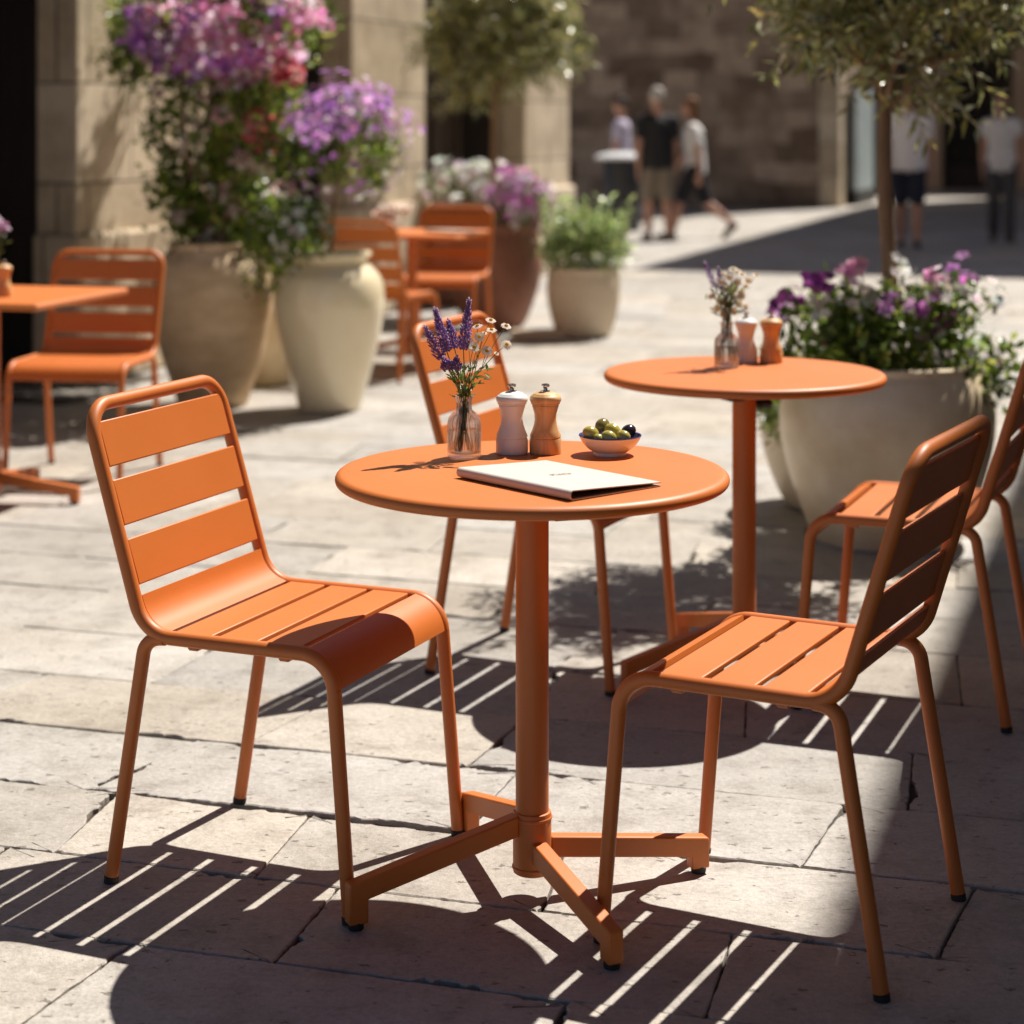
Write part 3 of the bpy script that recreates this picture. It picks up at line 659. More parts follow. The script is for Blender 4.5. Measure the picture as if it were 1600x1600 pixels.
def mill(mat, label):
    t = thing('pepper_mill', label, 'mill', (0, 0, 0), 0, 'mills on the tables')
    body = [(0, 0), (.0278, 0), (.0290, .0015), (.0292, .004), (.0292, .0265), (.0283, .0285), (.0272, .0292), (.0285, .0305), (.0282, .034), (.0245, .042), (.0208, .053), (.0196, .062), (.0202, .072), (.0226, .081), (.0243, .0865), (.0240, .0885), (.0225, .0892), (0, .0892)]
    head = [(0, .0894), (.0252, .0894), (.0266, .0910), (.0262, .0925), (.0282, .0950), (.0290, .0985), (.0284, .1025), (.0262, .1055), (.0225, .1075), (.0218, .1085), (.0175, .1105), (.010, .1125), (0, .1130)]
    m = MB(); m.lathe(body, 48); obj('body', m, mat, t, 28)
    m = MB(); m.lathe(head, 48); obj('head', m, mat, t, 28)
    m = MB(); m.lathe([(0, .112), (.0085, .1125), (.0085, .1142), (.004, .1150), (.0036, .1185), (.0048, .1200), (.0072, .1215), (.0078, .1238), (.0060, .1262), (.002, .1272), (0, .1273)], 20); obj('knob', m, STEEL, t, 28)
    return t
WHITEW = mottled('white_painted_wood', (.80, .775, .74), (.85, .83, .80), rough=.38, scale=8, bump=.0002, bscale=200, stretch=(1, 1, .2))
def wood_mat():
    m, nt, p = new_mat('turned_beech'); tc = nd(nt, 'ShaderNodeTexCoord'); mp = nd(nt, 'ShaderNodeMapping'); mp.inputs['Scale'].default_value = (60, 60, 7); mp.inputs['Rotation'].default_value = (.12, .1, 0)
    nt.links.new(tc.outputs['Object'], mp.inputs[0]); n = nd(nt, 'ShaderNodeTexNoise', Scale=1.0, Detail=6, Roughness=.6, Distortion=.8); nt.links.new(mp.outputs[0], n.inputs['Vector'])
    r = ramp(nt, n.outputs['Fac'], [(.3, (.55, .28, .105)), (.5, (.69, .39, .165)), (.7, (.79, .49, .24))]); nt.links.new(r.outputs[0], p.inputs['Base Color']); p.inputs['Roughness'].default_value = .42
    return m
WOOD = wood_mat()
MW = mill(WHITEW, 'white mill with steel knob next to the vase on the nearest table'); MW.location = (0, 3.615, .74)
MN = mill(WOOD, 'brown wooden mill with steel knob next to the olives on the nearest table'); MN.location = (.061, 3.615, .74)

# bowl of olives
BC = Vector((.178, 3.60, .74))
bt = thing('olive_bowl', 'small white bowl with a blue rim holding olives', 'bowl', BC)
m = MB(); m.lathe([(0, .002), (.026, .002), (.0275, 0), (.0300, 0), (.0305, .004), (.0300, .0055)] + smooth_prof([(.0300, .0055), (.041, .0125), (.0505, .023), (.0560, .0335)], 4) + [(.0565, .0343)], 64, cap=False); obj('outer_bowl', m, mottled('white_porcelain', (.76, .72, .68), (.80, .77, .73), rough=.18, scale=4), bt, 40)
m = MB(); m.lathe([(.0566, .0342), (.0572, .0352), (.0566, .0364), (.0556, .0362)] + smooth_prof([(.0550, .0352), (.048, .024), (.037, .0135), (.02, .0085), (.0, .0080)], 4), 64, cap=False); obj('blue_lining', m, mottled('blue_glaze', (.035, .04, .17), (.07, .08, .26), rough=.15, scale=60), bt, 50)
def olive(px, py, d, r, ang, mat, label):
    m = MB(); R = Euler(ang).to_matrix(); m.ball((0, 0, 0), (r * 1.22, r, r), 20, 12, R)
    t = thing('olive', label, 'olive', at(px, py, d), 0, 'olives in the blue-rimmed bowl'); obj('flesh', m, mat, t, 80)
    m = MB(); m.ball(R @ Vector((r * 1.2, 0, 0)), (r * .07, r * .2, r * .2), 10, 6, R); obj('stem_scar', m, BROWNWOOD, t, 60)
OG = mottled('green_olive', (.36, .29, .04), (.48, .40, .09), rough=.22, scale=60, coat=.3); OD = mottled('dark_olive_green', (.15, .12, .025), (.26, .20, .05), rough=.22, scale=60, coat=.3)
OB = mottled('black_olive', (.010, .009, .014), (.03, .022, .035), rough=.2, scale=60, coat=.3)
olive(923, 677, 3.585, .0128, (.2, .3, .3), OG, 'green olive at the left end of the heap')
olive(941, 665, 3.622, .0126, (.4, -.5, .9), OD, 'dark green olive at the top of the heap')
olive(957, 673, 3.600, .0130, (.1, .4, -.4), OG, 'green olive in the middle, under the topmost one')
olive(951, 683, 3.572, .0120, (.3, .2, -.2), OG, 'green olive at the front of the bowl')
olive(974, 682, 3.578, .0114, (.6, .2, -.6), OG, 'small green olive in front of the black one')
olive(982, 674, 3.605, .0122, (.3, -.4, .5), OB, 'black olive at the right end of the heap')
olive(936, 687, 3.570, .0100, (.3, .7, .5), OG, 'lowest green olive, half sunk at the front left')

# menu folder: local x along the spine-to-opening direction, local y along the spine
def menu(label, grp):
    t = thing('menu_folder', label, 'menu', (0, 0, 0), 0, grp)
    W_, H_ = .198, .284
    CREAM = bpy.data.materials.get('cream_card') or mottled('cream_card', (.55, .505, .45), (.585, .54, .48), rough=.55, scale=25, bump=.0002, bscale=700)
    def sheet(z0, z1, th):
        m = MB(); path = [(W_ * i / 10, z0 + (z1 - z0) * (i / 10)) for i in range(11)]; m.strip(path, H_ / 2, th); return m
    obj('back_cover', sheet(.0022, .0012, .0016), CREAM, t, 40)
    obj('front_cover', sheet(.0166, .0066, .0016), CREAM, t, 40)
    m = MB(); m.strip([(.0 - .0055 * math.sin(a) , .0094 + .0072 * math.cos(a)) for a in [pi * i / 10 for i in range(11)]][::-1], H_ / 2, .0016); obj('spine', m, CREAM, t, 60)
    m = MB(); m.box(.004, W_ * .93, -H_ / 2 + .006, H_ / 2 - .006, .0034, .0052); obj('gap_sheet', m, mottled('gap_shade', (.03, .018, .014), (.05, .03, .024), rough=.8), t)  # dark sheet between the covers; shade of the open gap put into its colour
    return t
MN1 = menu('cream menu folder lying slightly open at the front of the nearest table', 'cream menu folders on the tables')
pl = Vector((-.094, 3.36, .7402)); pf = Vector((.102, 3.154, .7402)); mid = (pl + pf) / 2; dx = Vector((.149, .130)).normalized()
MN1.location = mid; MN1.rotation_euler = (0, 0, math.atan2(dx.y, dx.x))
fc = bpy.data.curves.new('lettering', 'FONT'); fc.body = 'Menu'; fc.size = .017; fc.space_character = 1.25; fc.extrude = .00015; fc.align_x = 'CENTER'; fc.align_y = 'CENTER'
fc.materials.append(mottled('grey_foil', (.17, .15, .13), (.22, .2, .17), rough=.4)); fo = bpy.data.objects.new('tmp', fc); COL.objects.link(fo)
me = bpy.data.meshes.new_from_object(fo.evaluated_get(bpy.context.evaluated_depsgraph_get())); bpy.data.objects.remove(fo); fo = bpy.data.objects.new('lettering', me); COL.objects.link(fo); fo.parent = MN1; fo.location = (.099, -.004, .0139); fo.rotation_euler = (0, math.atan(.0095 / .198), 0)
dup(MN1, 'blurred cream menu folder on the small far square table', (-.40, 11.05, .7402), deg(40))

# second round table
VB = Vector((.530, 4.90, .74)); dup(VS, 'clear glass bottle vase on the second round table beside a white mill', VB)
D0 = 4.90
GL2 = 'lavender sprigs on the second round table'
lavender(VB, L(1102, 412), L(1117, 448), 'left of the two pale lavender sprigs on the second round table', n=70, r=.0075, grp=GL2)
lavender(VB, L(1122, 420), L(1127, 452), 'right of the two pale lavender sprigs on the second round table', n=60, r=.0075, grp=GL2)
daisies(VB, [(L(1146, 420), (0, -.5, .9)), (L(1160, 428), (.2, -.5, .8)), (L(1182, 430), (.4, -.4, .8)), (L(1140, 432, -.02), (-.1, -.8, .6)), (L(1152, 440), (.1, -.9, .4)), (L(1134, 450), (-.3, -.8, .5)), (L(1166, 446), (.3, -.6, .7)), (L(1152, 424, .03), (0, -.6, .8)), (L(1130, 428, .02), (-.2, -.6, .8)), (L(1147, 450, .02), (0, -.9, .4)), (L(1170, 437, .02), (.2, -.7, .6)), (L(1128, 440, -.02), (0, -.9, .4)), (L(1158, 462), (0, -.9, .4))], L(1142, 480), 'white daisy sprig in the vase on the second round table', R=.0125, cc=(.75, .66, .35))
daisies(VB, [(L(1112, 462), (-.4, -.6, .7)), (L(1126, 470), (0, -.9, .4)), (L(1146, 462), (.2, -.8, .5)), (L(1158, 455), (.2, -.7, .6)), (L(1137, 476), (0, -.9, .4)), (L(1165, 478), (.4, -.6, .6)), (L(1120, 482), (-.3, -.8, .4)), (L(1147, 486), (.1, -.9, .4)), (L(1131, 490), (0, -.9, .3)), (L(1155, 474), (.2, -.8, .4))], L(1138, 500), 'low cream daisy sprig at the neck of the vase on the second round table', R=.012, cc=(.75, .66, .3), leaves=[(L(1125, 495), (-.7, -.3, .5), .03), (L(1150, 490), (.8, -.2, .4), .03), (L(1140, 480), (.2, -.5, .8), .03), (L(1130, 478), (-.3, -.5, .8), .028)])
dup(MW, 'white mill standing behind the vase on the second round table', (.590, 5.0, .74))
dup(MN, 'wooden mill at the right of the pair on the second round table', (.653, 5.0, .74))
# left square table
VC = Vector((-1.80, 6.95, .74)); dup(VS, 'glass vase at the left edge on the square table', VC); D0 = 6.95
def posy(va, name, label, cols, heads, R, spread=None):
    t = thing(name, label, 'flower', va); m = MB(); p = MB(); lf = MB()
    for h in heads:
        hl = Vector(h) - va; m.tube(smooth_path([Vector((0, 0, .015)), Vector((0, 0, .1)), hl], 4), .0009, 5)
        for i in range(9):
            n_ = Vector((random.gauss(0, 1), random.gauss(-.4, 1), random.gauss(.4, 1))).normalized(); a = n_.orthogonal()
            leaf_blade(p, hl + n_ * R * .3, n_, a, R, R * .8, gcol(random.choice(cols), .15))
        for i in range(5):
            q = hl * .8 + Vector((random.gauss(0, .012), random.gauss(0, .012), random.gauss(-.005, .01))); leaf_blade(lf, q, (random.gauss(0, 1), random.gauss(0, 1), .3), (0, 0, 1), .022, .009, gcol((.06, .10, .02)))
    obj('stem', m, STEM, t, 60); obj('petals', p, PETAL, t, 60); obj('leaf', lf, LEAF, t, 60)
posy(VC, 'flower_posy', 'small pink and white posy at the left edge above the square table', [(.45, .22, .40), (.6, .5, .6)], [L(2, 362), L(-8, 352), L(0, 347), L(-14, 366), L(6, 355)], .02)
dup(MN, 'wooden mill at the left edge on the square table', (-1.775, 6.93, .74))
# far square table
VD = Vector((-.70, 11.1, .74)); dup(VS, 'glass vase on the small far square table', VD); D0 = 11.1
posy(VD, 'flower_posy', 'blurred cream and white posy on the small far square table', [(.75, .68, .6), (.7, .55, .5)], [L(600, 328), L(606, 334), L(592, 335), L(612, 327), L(616, 342), L(632, 326), L(638, 330), L(601, 343)], .035)

# ------------------------------------------------------------------ pots and plants
def leaves_mesh(P, D, N, length, width, cols):
    """many folded two-triangle-pair leaves as one mesh (numpy)"""
    P = np.asarray(P, float); n = len(P); D = np.asarray(D, float); D /= np.linalg.norm(D, axis=1)[:, None] + 1e-9
    N = np.asarray(N, float); S = np.cross(D, N); S /= np.linalg.norm(S, axis=1)[:, None] + 1e-9; N = np.cross(S, D)
    ln = np.asarray(length, float).reshape(-1, 1) * np.ones((n, 1)); wd = np.asarray(width, float).reshape(-1, 1) * np.ones((n, 1))
    a = P; t = P + D * ln - N * ln * .12; l = P + D * ln * .45 - S * wd * .5 + N * wd * .12; r = P + D * ln * .45 + S * wd * .5 + N * wd * .12
    mpt = P + D * ln * .5
    V = np.stack([a, l, t, r, mpt], 1).reshape(-1, 3); b = (np.arange(n) * 5)[:, None]
    Fq = np.concatenate([b + np.array([[0, 4, 1]]), b + np.array([[1, 4, 2]]), b + np.array([[0, 3, 4]]), b + np.array([[3, 2, 4]])], 1).reshape(-1, 3)
    me = bpy.data.meshes.new('leaves'); me.from_pydata(V.tolist(), [], Fq.tolist()); me.update()
    me.polygons.foreach_set('use_smooth', [True] * len(me.polygons))
    at_ = me.color_attributes.new('col', 'FLOAT_COLOR', 'CORNER'); c = np.concatenate([np.asarray(cols, float), np.ones((n, 1))], 1)
    at_.data.foreach_set('color', np.repeat(c, 12, axis=0).ravel()); return me
def rvec(n, up=0.): v = RNG.normal(size=(n, 3)); v[:, 2] += up; return v / np.linalg.norm(v, axis=1)[:, None]
def clumps(centres, radii, per, shell=.55):
    """points in lumpy clumps; returns points and outward directions"""
    P = []; O = []
    for c_, r in zip(centres, radii):
        n = int(per * (np.prod(np.atleast_1d(r) * np.ones(3)) ** (1 / 3)) ** 2); d = rvec(n); q = (shell + (1 - shell) * RNG.random((n, 1))) * (1 + .25 * RNG.normal(size=(n, 1)))
        P.append(np.asarray(c_) + d * q * np.asarray(r)); O.append(d)
    return np.concatenate(P), np.concatenate(O)
def pal(n, cols, j=.25):
    c = np.asarray(cols)[RNG.integers(0, len(cols), n)]; return np.clip(c * (1 + j * RNG.normal(size=(n, 1))) * (1 + .06 * RNG.normal(size=(n, 3))), .004, .95)
def blossoms(P, O, R, cols, petals=5, jit=.2):
    """open flowers: petals leaf-shaped round a centre facing outwards"""
    n = len(P); A = np.cross(O, rvec(n)); A /= np.linalg.norm(A, axis=1)[:, None]; B = np.cross(O, A); cc = pal(n, cols, jit); PP = []; DD = []; NN = []; CC = []
    for k in range(petals):
        a = 2 * pi * k / petals + .2; d = A * math.cos(a) + B * math.sin(a) + O * .35; PP.append(P); DD.append(d); NN.append(O); CC.append(np.clip(cc * (1 + .1 * RNG.normal(size=(n, 1))), 0, .95))
    return leaves_mesh(np.concatenate(PP), np.concatenate(DD), np.concatenate(NN), R, R * 1.05, np.concatenate(CC))
def pot(name, label, cat, loc, prof, mat, grp=None, rimmat=None, seg=64, wob=None):
    t = thing(name, label, cat, loc, 0, grp)
    rt, h = prof[-1]; out = smooth_prof(prof, 5)
    m = MB(); m.lathe([(prof[0][0] * .9, 0)] + out + [(rt - .006, h + .006), (rt - .022, h + .006), (rt - .028, h - .004), (rt - .034, h - .09)], seg, wob=wob); m.f.pop(); obj('shell', m, mat, t, 40)
    m = MB(); m.lathe([(0, h - .05), (rt * .5, h - .052), (rt - .031, h - .06)], 32); obj('soil', m, SOIL, t, 40)
    return t
EARTH = mottled('tan_earthenware', (.52, .35, .19), (.80, .61, .40), rough=.72, scale=3.5, bump=.006, bscale=14, stretch=(1, 1, 2.5))
GLAZE = mottled('cream_glaze', (.84, .72, .47), (.91, .80, .57), rough=.12, scale=3, bump=.002, bscale=8, coat=.4)
CREAMPOT = mottled('cream_stoneware', (.66, .50, .30), (.89, .755, .54), rough=.38, scale=4, bump=.004, bscale=10, coat=.15)
BROWNPOT = mottled('brown_terracotta', (.22, .085, .052), (.31, .135, .085), rough=.6, scale=4, bump=.005, bscale=12)
PALEPOT = mottled('pale_terracotta', (.62, .51, .37), (.70, .59, .45), rough=.7, scale=4, bump=.004, bscale=14)
GP = 'large plant pots round the terrace'
urn1 = (-1.437, 9.52)
pot('tall_urn', 'tall tan earthenware urn holding the climbing flower bush', 'urn', urn1 + (0,), [(.165, .005), (.19, .08), (.245, .25), (.285, .45), (.290, .56), (.268, .66), (.225, .725), (.205, .75), (.212, .775)], EARTH, GP, wob=lambda a, z: 1 + .006 * math.sin(3 * a + z * 9))
jar = (-.862, 9.37)
pot('glazed_jar', 'glossy cream glazed jar with rolled rim, holding the purple flower standard', 'urn', jar + (0,), [(.145, .005), (.165, .07), (.215, .24), (.253, .42), (.262, .53), (.245, .62), (.200, .675), (.175, .695), (.182, .715), (.200, .728), (.196, .742)], GLAZE, GP)
pot('round_pot', 'cream pot half hidden in the gap behind the tan urn and the glossy jar', 'pot', (-1.28, 10.35, 0), [(.15, .005), (.19, .1), (.22, .25), (.21, .36), (.2, .4)], CREAMPOT, GP)
urn2 = (-.115, 13.05)
pot('brown_urn', 'big dark brown terracotta urn of pink flowers behind the far chairs', 'urn', urn2 + (0,), [(.17, .005), (.22, .08), (.29, .28), (.315, .45), (.30, .56), (.285, .64), (.295, .69)], BROWNPOT, GP)
pot3 = (.455, 12.62)
pot('round_pot', 'wide pale pot of light green herbs in the open square', 'pot', pot3 + (0,), [(.16, .005), (.19, .06), (.225, .2), (.235, .32), (.225, .40), (.228, .435)], PALEPOT, GP)
big = (1.212, 6.42)
pot('flower_planter', 'huge cream stoneware planter of mixed flowers with an olive tree', 'planter', big + (0,), [(.235, .005), (.262, .07), (.315, .22), (.344, .36), (.338, .46), (.315, .53), (.302, .555), (.308, .575)], CREAMPOT, GP)
small = (1.13, 6.98)
pot('round_pot', 'low cream pot with trailing leaves behind the huge planter', 'pot', small + (0,), [(.16, .005), (.20, .07), (.245, .2), (.252, .30), (.235, .36), (.232, .385)], CREAMPOT, GP)
tr = thing('trough_planter', 'long terracotta trough of white flowers behind the far olive trunk', 'planter', (-.30, 14.95, 0), 0, GP)
m = MB(); m.box(-.30, .35, -.17, .17, 0, .72, .02); obj('trough', m, BROWNPOT, tr)
m = MB(); m.box(-.32, .37, -.19, .19, .723, .765, .015); obj('rim', m, BROWNPOT, tr)

def bush(name, label, cat, loc, parts, grp=None):
    t = thing(name, label, cat, loc, 0, grp)
    for nm, me, mat in parts: obj(nm, me, mat, t)
    return t
GREENS = [(.13, .21, .03), (.25, .34, .05), (.07, .12, .02), (.38, .45, .09)]
# --- climbing bush in the tan urn (local origin at pot mouth centre)
def climber():
    cx, cy_ = urn1; z0 = .74
    cl = []; rad = []
    pts = [(250, 35), (300, 20), (350, 45), (400, 30), (450, 40), (330, 90), (400, 100), (230, 90), (200, 70), (280, 130), (360, 150), (260, 190), (320, 210), (400, 190), (430, 150), (300, 260), (350, 270), (270, 300), (330, 320), (390, 300), (300, 360), (350, 370), (420, 330), (450, 370), (420, 390), (250, 60), (480, 20), (370, -20), (300, -40), (420, -40), (240, -10), (350, -90), (280, -90), (420, -80), (460, 250), (380, 230), (470, 400), (400, 420), (300, 290), (340, 240), (290, 345), (370, 345), (240, 210), (220, 120), (300, 160), (345, 190), (430, 210), (390, 160), (270, 250), (310, 330), (340, 300), (410, 280), (440, 340), (370, 395), (300, 395), (190, 95), (250, 300)]
    rr = random.Random(3)
    for px, py in pts:
        d = 9.52 + rr.uniform(-.28, .38); p = at(px, py, d); cl.append((p.x, p.y, p.z)); rad.append(rr.uniform(.085, .155))
    for k in range(34):  # clumps added high behind the bush to throw shade on the ground
        cl.append((rr.uniform(-2.0, -1.05), rr.uniform(9.95, 10.4), rr.uniform(1.8, 2.4))); rad.append(rr.uniform(.13, .2))
    for k in range(36):  # more added clumps, placed as shadow casters for the ground at the left
        cl.append((rr.uniform(-1.65, -1.08), rr.uniform(10.15, 10.75), rr.uniform(1.85, 2.55))); rad.append(rr.uniform(.14, .22))
    for k in range(16):  # hidden clumps added behind the bush to shade the pillar
        z = rr.uniform(1.3, 2.6); cl.append((rr.uniform(-1.75, -1.25) , rr.uniform(10.4, 11.3), z)); rad.append(rr.uniform(.12, .18))
    P, O = clumps(cl, rad, 7600, .2); n = len(P)
    lv = leaves_mesh(P, rvec(n, .2) + O * .5, rvec(n, .8), RNG.uniform(.034, .064, n), RNG.uniform(.022, .036, n), pal(n, GREENS, .35))
    lim = MB(); base = Vector((cx, cy_, .70)); r2 = random.Random(5)
    for i in range(15):
        q = Vector(cl[r2.randrange(len(cl))]); b = base + Vector((r2.uniform(-.08, .08), r2.uniform(-.08, .08), 0)); mid_ = b.lerp(q, .5) + Vector((r2.uniform(-.06, .06), r2.uniform(-.06, .06), .1))
        lim.tube(smooth_path([b, mid_, q], 5), [.011 - .009 * k / 10 for k in range(11)], 6)
    fl = []
    def patch(pix, R, n_, cols, sz=.02):
        C_ = []
        for px, py in pix:
            p = at(px, py, 9.52 + rr.uniform(-.3, .05)); C_.append((p.x, p.y, p.z))
        P_ = np.concatenate([np.asarray(c_) + rvec(n_) * (RNG.random((n_, 1)) ** .5) * np.array([R, R, R * .8]) for c_ in C_]); O_ = rvec(len(P_), .3); O_[:, 1] -= .5
        O_ /= np.linalg.norm(O_, axis=1)[:, None]; return blossoms(P_, O_, sz, cols, 4)
    t = thing('climbing_bush', 'tall climbing bush massed with pink, mauve and red flowers in the tan urn', 'bush')
    obj('branches', lim, BARK, t, 60); obj('leaves', lv, LEAF, t)
    obj('pink_blossoms', patch([(380, 30), (420, 55), (350, 60), (400, 90), (450, 20), (330, 30), (440, 90), (390, -20), (480, 25), (340, -30), (430, -40), (365, 110), (300, 10), (290, 80), (250, 30)], .13, 52, [(.90, .48, .64), (.92, .64, .74), (.84, .34, .56), (.90, .72, .76)], .030), PETAL, t)
    obj('mauve_blossoms', patch([(225, 30), (215, 65), (255, 65), (320, 95), (350, 105), (390, 80), (290, 35), (410, 5), (245, 90), (380, 120), (270, -30), (300, 110), (420, 20)], .10, 34, [(.56, .27, .72), (.70, .40, .76), (.80, .54, .82), (.50, .18, .58)], .029), PETAL, t)
    obj('red_blossoms', patch([(455, 108), (440, 118), (408, 200), (415, 215), (400, 185), (425, 195), (460, 120), (445, 100), (395, 205), (420, 225)], .05, 34, [(.92, .16, .20), (.92, .34, .34), (.92, .50, .46)], .032), PETAL, t)
    obj('cream_blossoms', patch([(380, 255), (410, 260), (320, 150), (270, 110), (340, 180), (290, 230), (350, 300), (280, 330), (430, 300), (470, 330), (490, 345), (430, 395), (310, 395), (390, 250), (250, 150), (230, 100), (300, 200), (370, 330), (330, 370), (450, 290)], .08, 11, [(.80, .62, .58), (.82, .76, .68), (.78, .5, .54)], .024), PETAL, t)
climber()
# --- purple standard in the glazed jar
def standard():
    cx, cy_ = jar; c0 = at(538, 232, cy_); t = thing('flower_standard', 'ball-headed standard with a bare stem and bright purple flowers in the cream jar', 'bush')
    m = MB(); m.tube(smooth_path([(cx + .0, cy_, .66), (cx + .015, cy_, .85), (c0.x - .02, cy_, c0.z)], 5), [.013 - .005 * k / 10 for k in range(11)], 8); obj('stem', m, BARK, t, 60)
    cl = []; rad = []; r2 = random.Random(8)
    for i in range(30):
        d = Vector((r2.gauss(0, 1), r2.gauss(0, 1), r2.gauss(0, .8))).normalized() * r2.uniform(.1, .24); cl.append((c0.x + d.x * 1.12, cy_ + d.y, c0.z + d.z * .95)); rad.append(r2.uniform(.06, .1))
    P, O = clumps(cl, rad, 9500, .2); n = len(P); obj('leaves', leaves_mesh(P, rvec(n, .1) + O * .5, rvec(n, .8), RNG.uniform(.025, .045, n), RNG.uniform(.015, .024, n), pal(n, GREENS, .3)), LEAF, t)
    n = 560; d = rvec(n, .35); d /= np.linalg.norm(d, axis=1)[:, None]; k = d[:, 2] > -.1 + .25 * RNG.random(n); d = d[k]; P = np.array([c0.x, cy_, c0.z + .03]) + d * np.array([.30, .28, .27]) * (np.array([mnoise.noise(Vector(q) * 2.2) for q in d])[:, None] * .35 + RNG.uniform(.72, 1.18, (len(d), 1)))
    obj('purple_blossoms', blossoms(P, d, .025, [(.60, .28, .76), (.72, .42, .84), (.66, .32, .74), (.82, .60, .86), (.76, .42, .70)], 4), PETAL, t)
    n = 90; d = rvec(n, -.3); P = np.array([c0.x, cy_, c0.z]) + d * np.array([.31, .28, .25]); obj('pale_blossoms', blossoms(P, d, .024, [(.5, .25, .6), (.7, .62, .6)], 4), PETAL, t)
standard()
# --- white posy spilling over the cream jar's left rim
def tuft(name, label, c0, R, nleaf, lcols, lsz, flowers, cat='plant', stems=0, up=.5):
    t = thing(name, label, cat); c0 = np.asarray(c0, float); R = np.asarray(R, float)
    d = rvec(nleaf, up); P = c0 + d * R * RNG.random((nleaf, 1)) ** .4 * (1 + .12 * RNG.normal(size=(nleaf, 1))); obj('leaves', leaves_mesh(P, d + .7 * rvec(nleaf), rvec(nleaf, .7), RNG.uniform(.6, 1.2, nleaf) * lsz, RNG.uniform(.3, .55, nleaf) * lsz, pal(nleaf, lcols, .3)), LEAF, t)
    for nm, cols, n, sz, ext in flowers:
        d = rvec(n, .55); d[:, 1] -= .25; d /= np.linalg.norm(d, axis=1)[:, None]; P = c0 + d * R * RNG.uniform(.72, ext + .12, (n, 1)) * (1 + .35 * np.array([mnoise.noise(Vector(q) * 2.0 + Vector(c0)) for q in d])[:, None]); obj(nm, blossoms(P, d, sz, cols, 5), PETAL, t)
    return t
WHITES = [(.90, .88, .83), (.88, .83, .77)]; PURPLES = [(.46, .11, .46), (.32, .07, .38), (.60, .18, .56)]; PINKS = [(.90, .42, .68), (.92, .56, .74)]
LIGHTG = [(.10, .16, .03), (.15, .2, .05), (.07, .12, .025)]
p = at(470, 362, 9.05); tuft('flower_tuft', 'white flowered tuft with yellow green leaves spilling against the cream jar rim', (p.x, p.y, p.z), (.13, .13, .15), 900, LIGHTG, .035, [('white_blossoms', WHITES, 46, .030, 1.15)])
p = at(408, 400, 9.2); tuft('trailing_plant', 'dark green trailing plant hanging between the tan urn and cream jar', (p.x, p.y, p.z), (.09, .1, .2), 800, GREENS, .035, [('pale_blossoms', WHITES, 18, .02, 1.1)])
tuft('pink_flowers', 'bright pink flowers massed in the dark brown urn', (urn2[0] + .15, urn2[1] - .04, .80), (.20, .22, .20), 1200, GREENS, .05, [('pink_blossoms', [(.84, .32, .72), (.88, .48, .80), (.92, .66, .84)], 80, .055, 1.3), ('white_blossoms', WHITES, 45, .045, 1.15)])
tuft('white_flowers', 'low white flowers massed along the far terracotta trough', (-.30, 14.92, .86), (.36, .18, .17), 900, GREENS, .045, [('white_blossoms', WHITES, 150, .05, 1.3)])
t = tuft('herb_plant', 'bushy light green herb with upright shoots in the pale pot', (pot3[0] + .01, pot3[1], .53), (.27, .24, .17), 1500, [(.34, .42, .17), (.42, .50, .23), (.25, .32, .11)], .06, [])
P = []; D = []
for i in range(64):
    a = random.uniform(0, 2 * pi); rr = random.uniform(0, .22); hgt = random.uniform(.16, .34) * (1.15 if rr > .1 else .9)
    for k in range(26):
        z = k / 26 * hgt; th = random.uniform(0, 6.28); P.append((pot3[0] + .02 + rr * math.cos(a) * (1 + z), pot3[1] + rr * math.sin(a), .52 + z)); D.append((math.cos(th), math.sin(th), .7))
n = len(P); obj('shoots', leaves_mesh(P, D, rvec(n, .9), RNG.uniform(.04, .075, n), RNG.uniform(.018, .03, n), pal(n, [(.40, .50, .20), (.48, .57, .27), (.30, .38, .14)], .25)), LEAF, t)
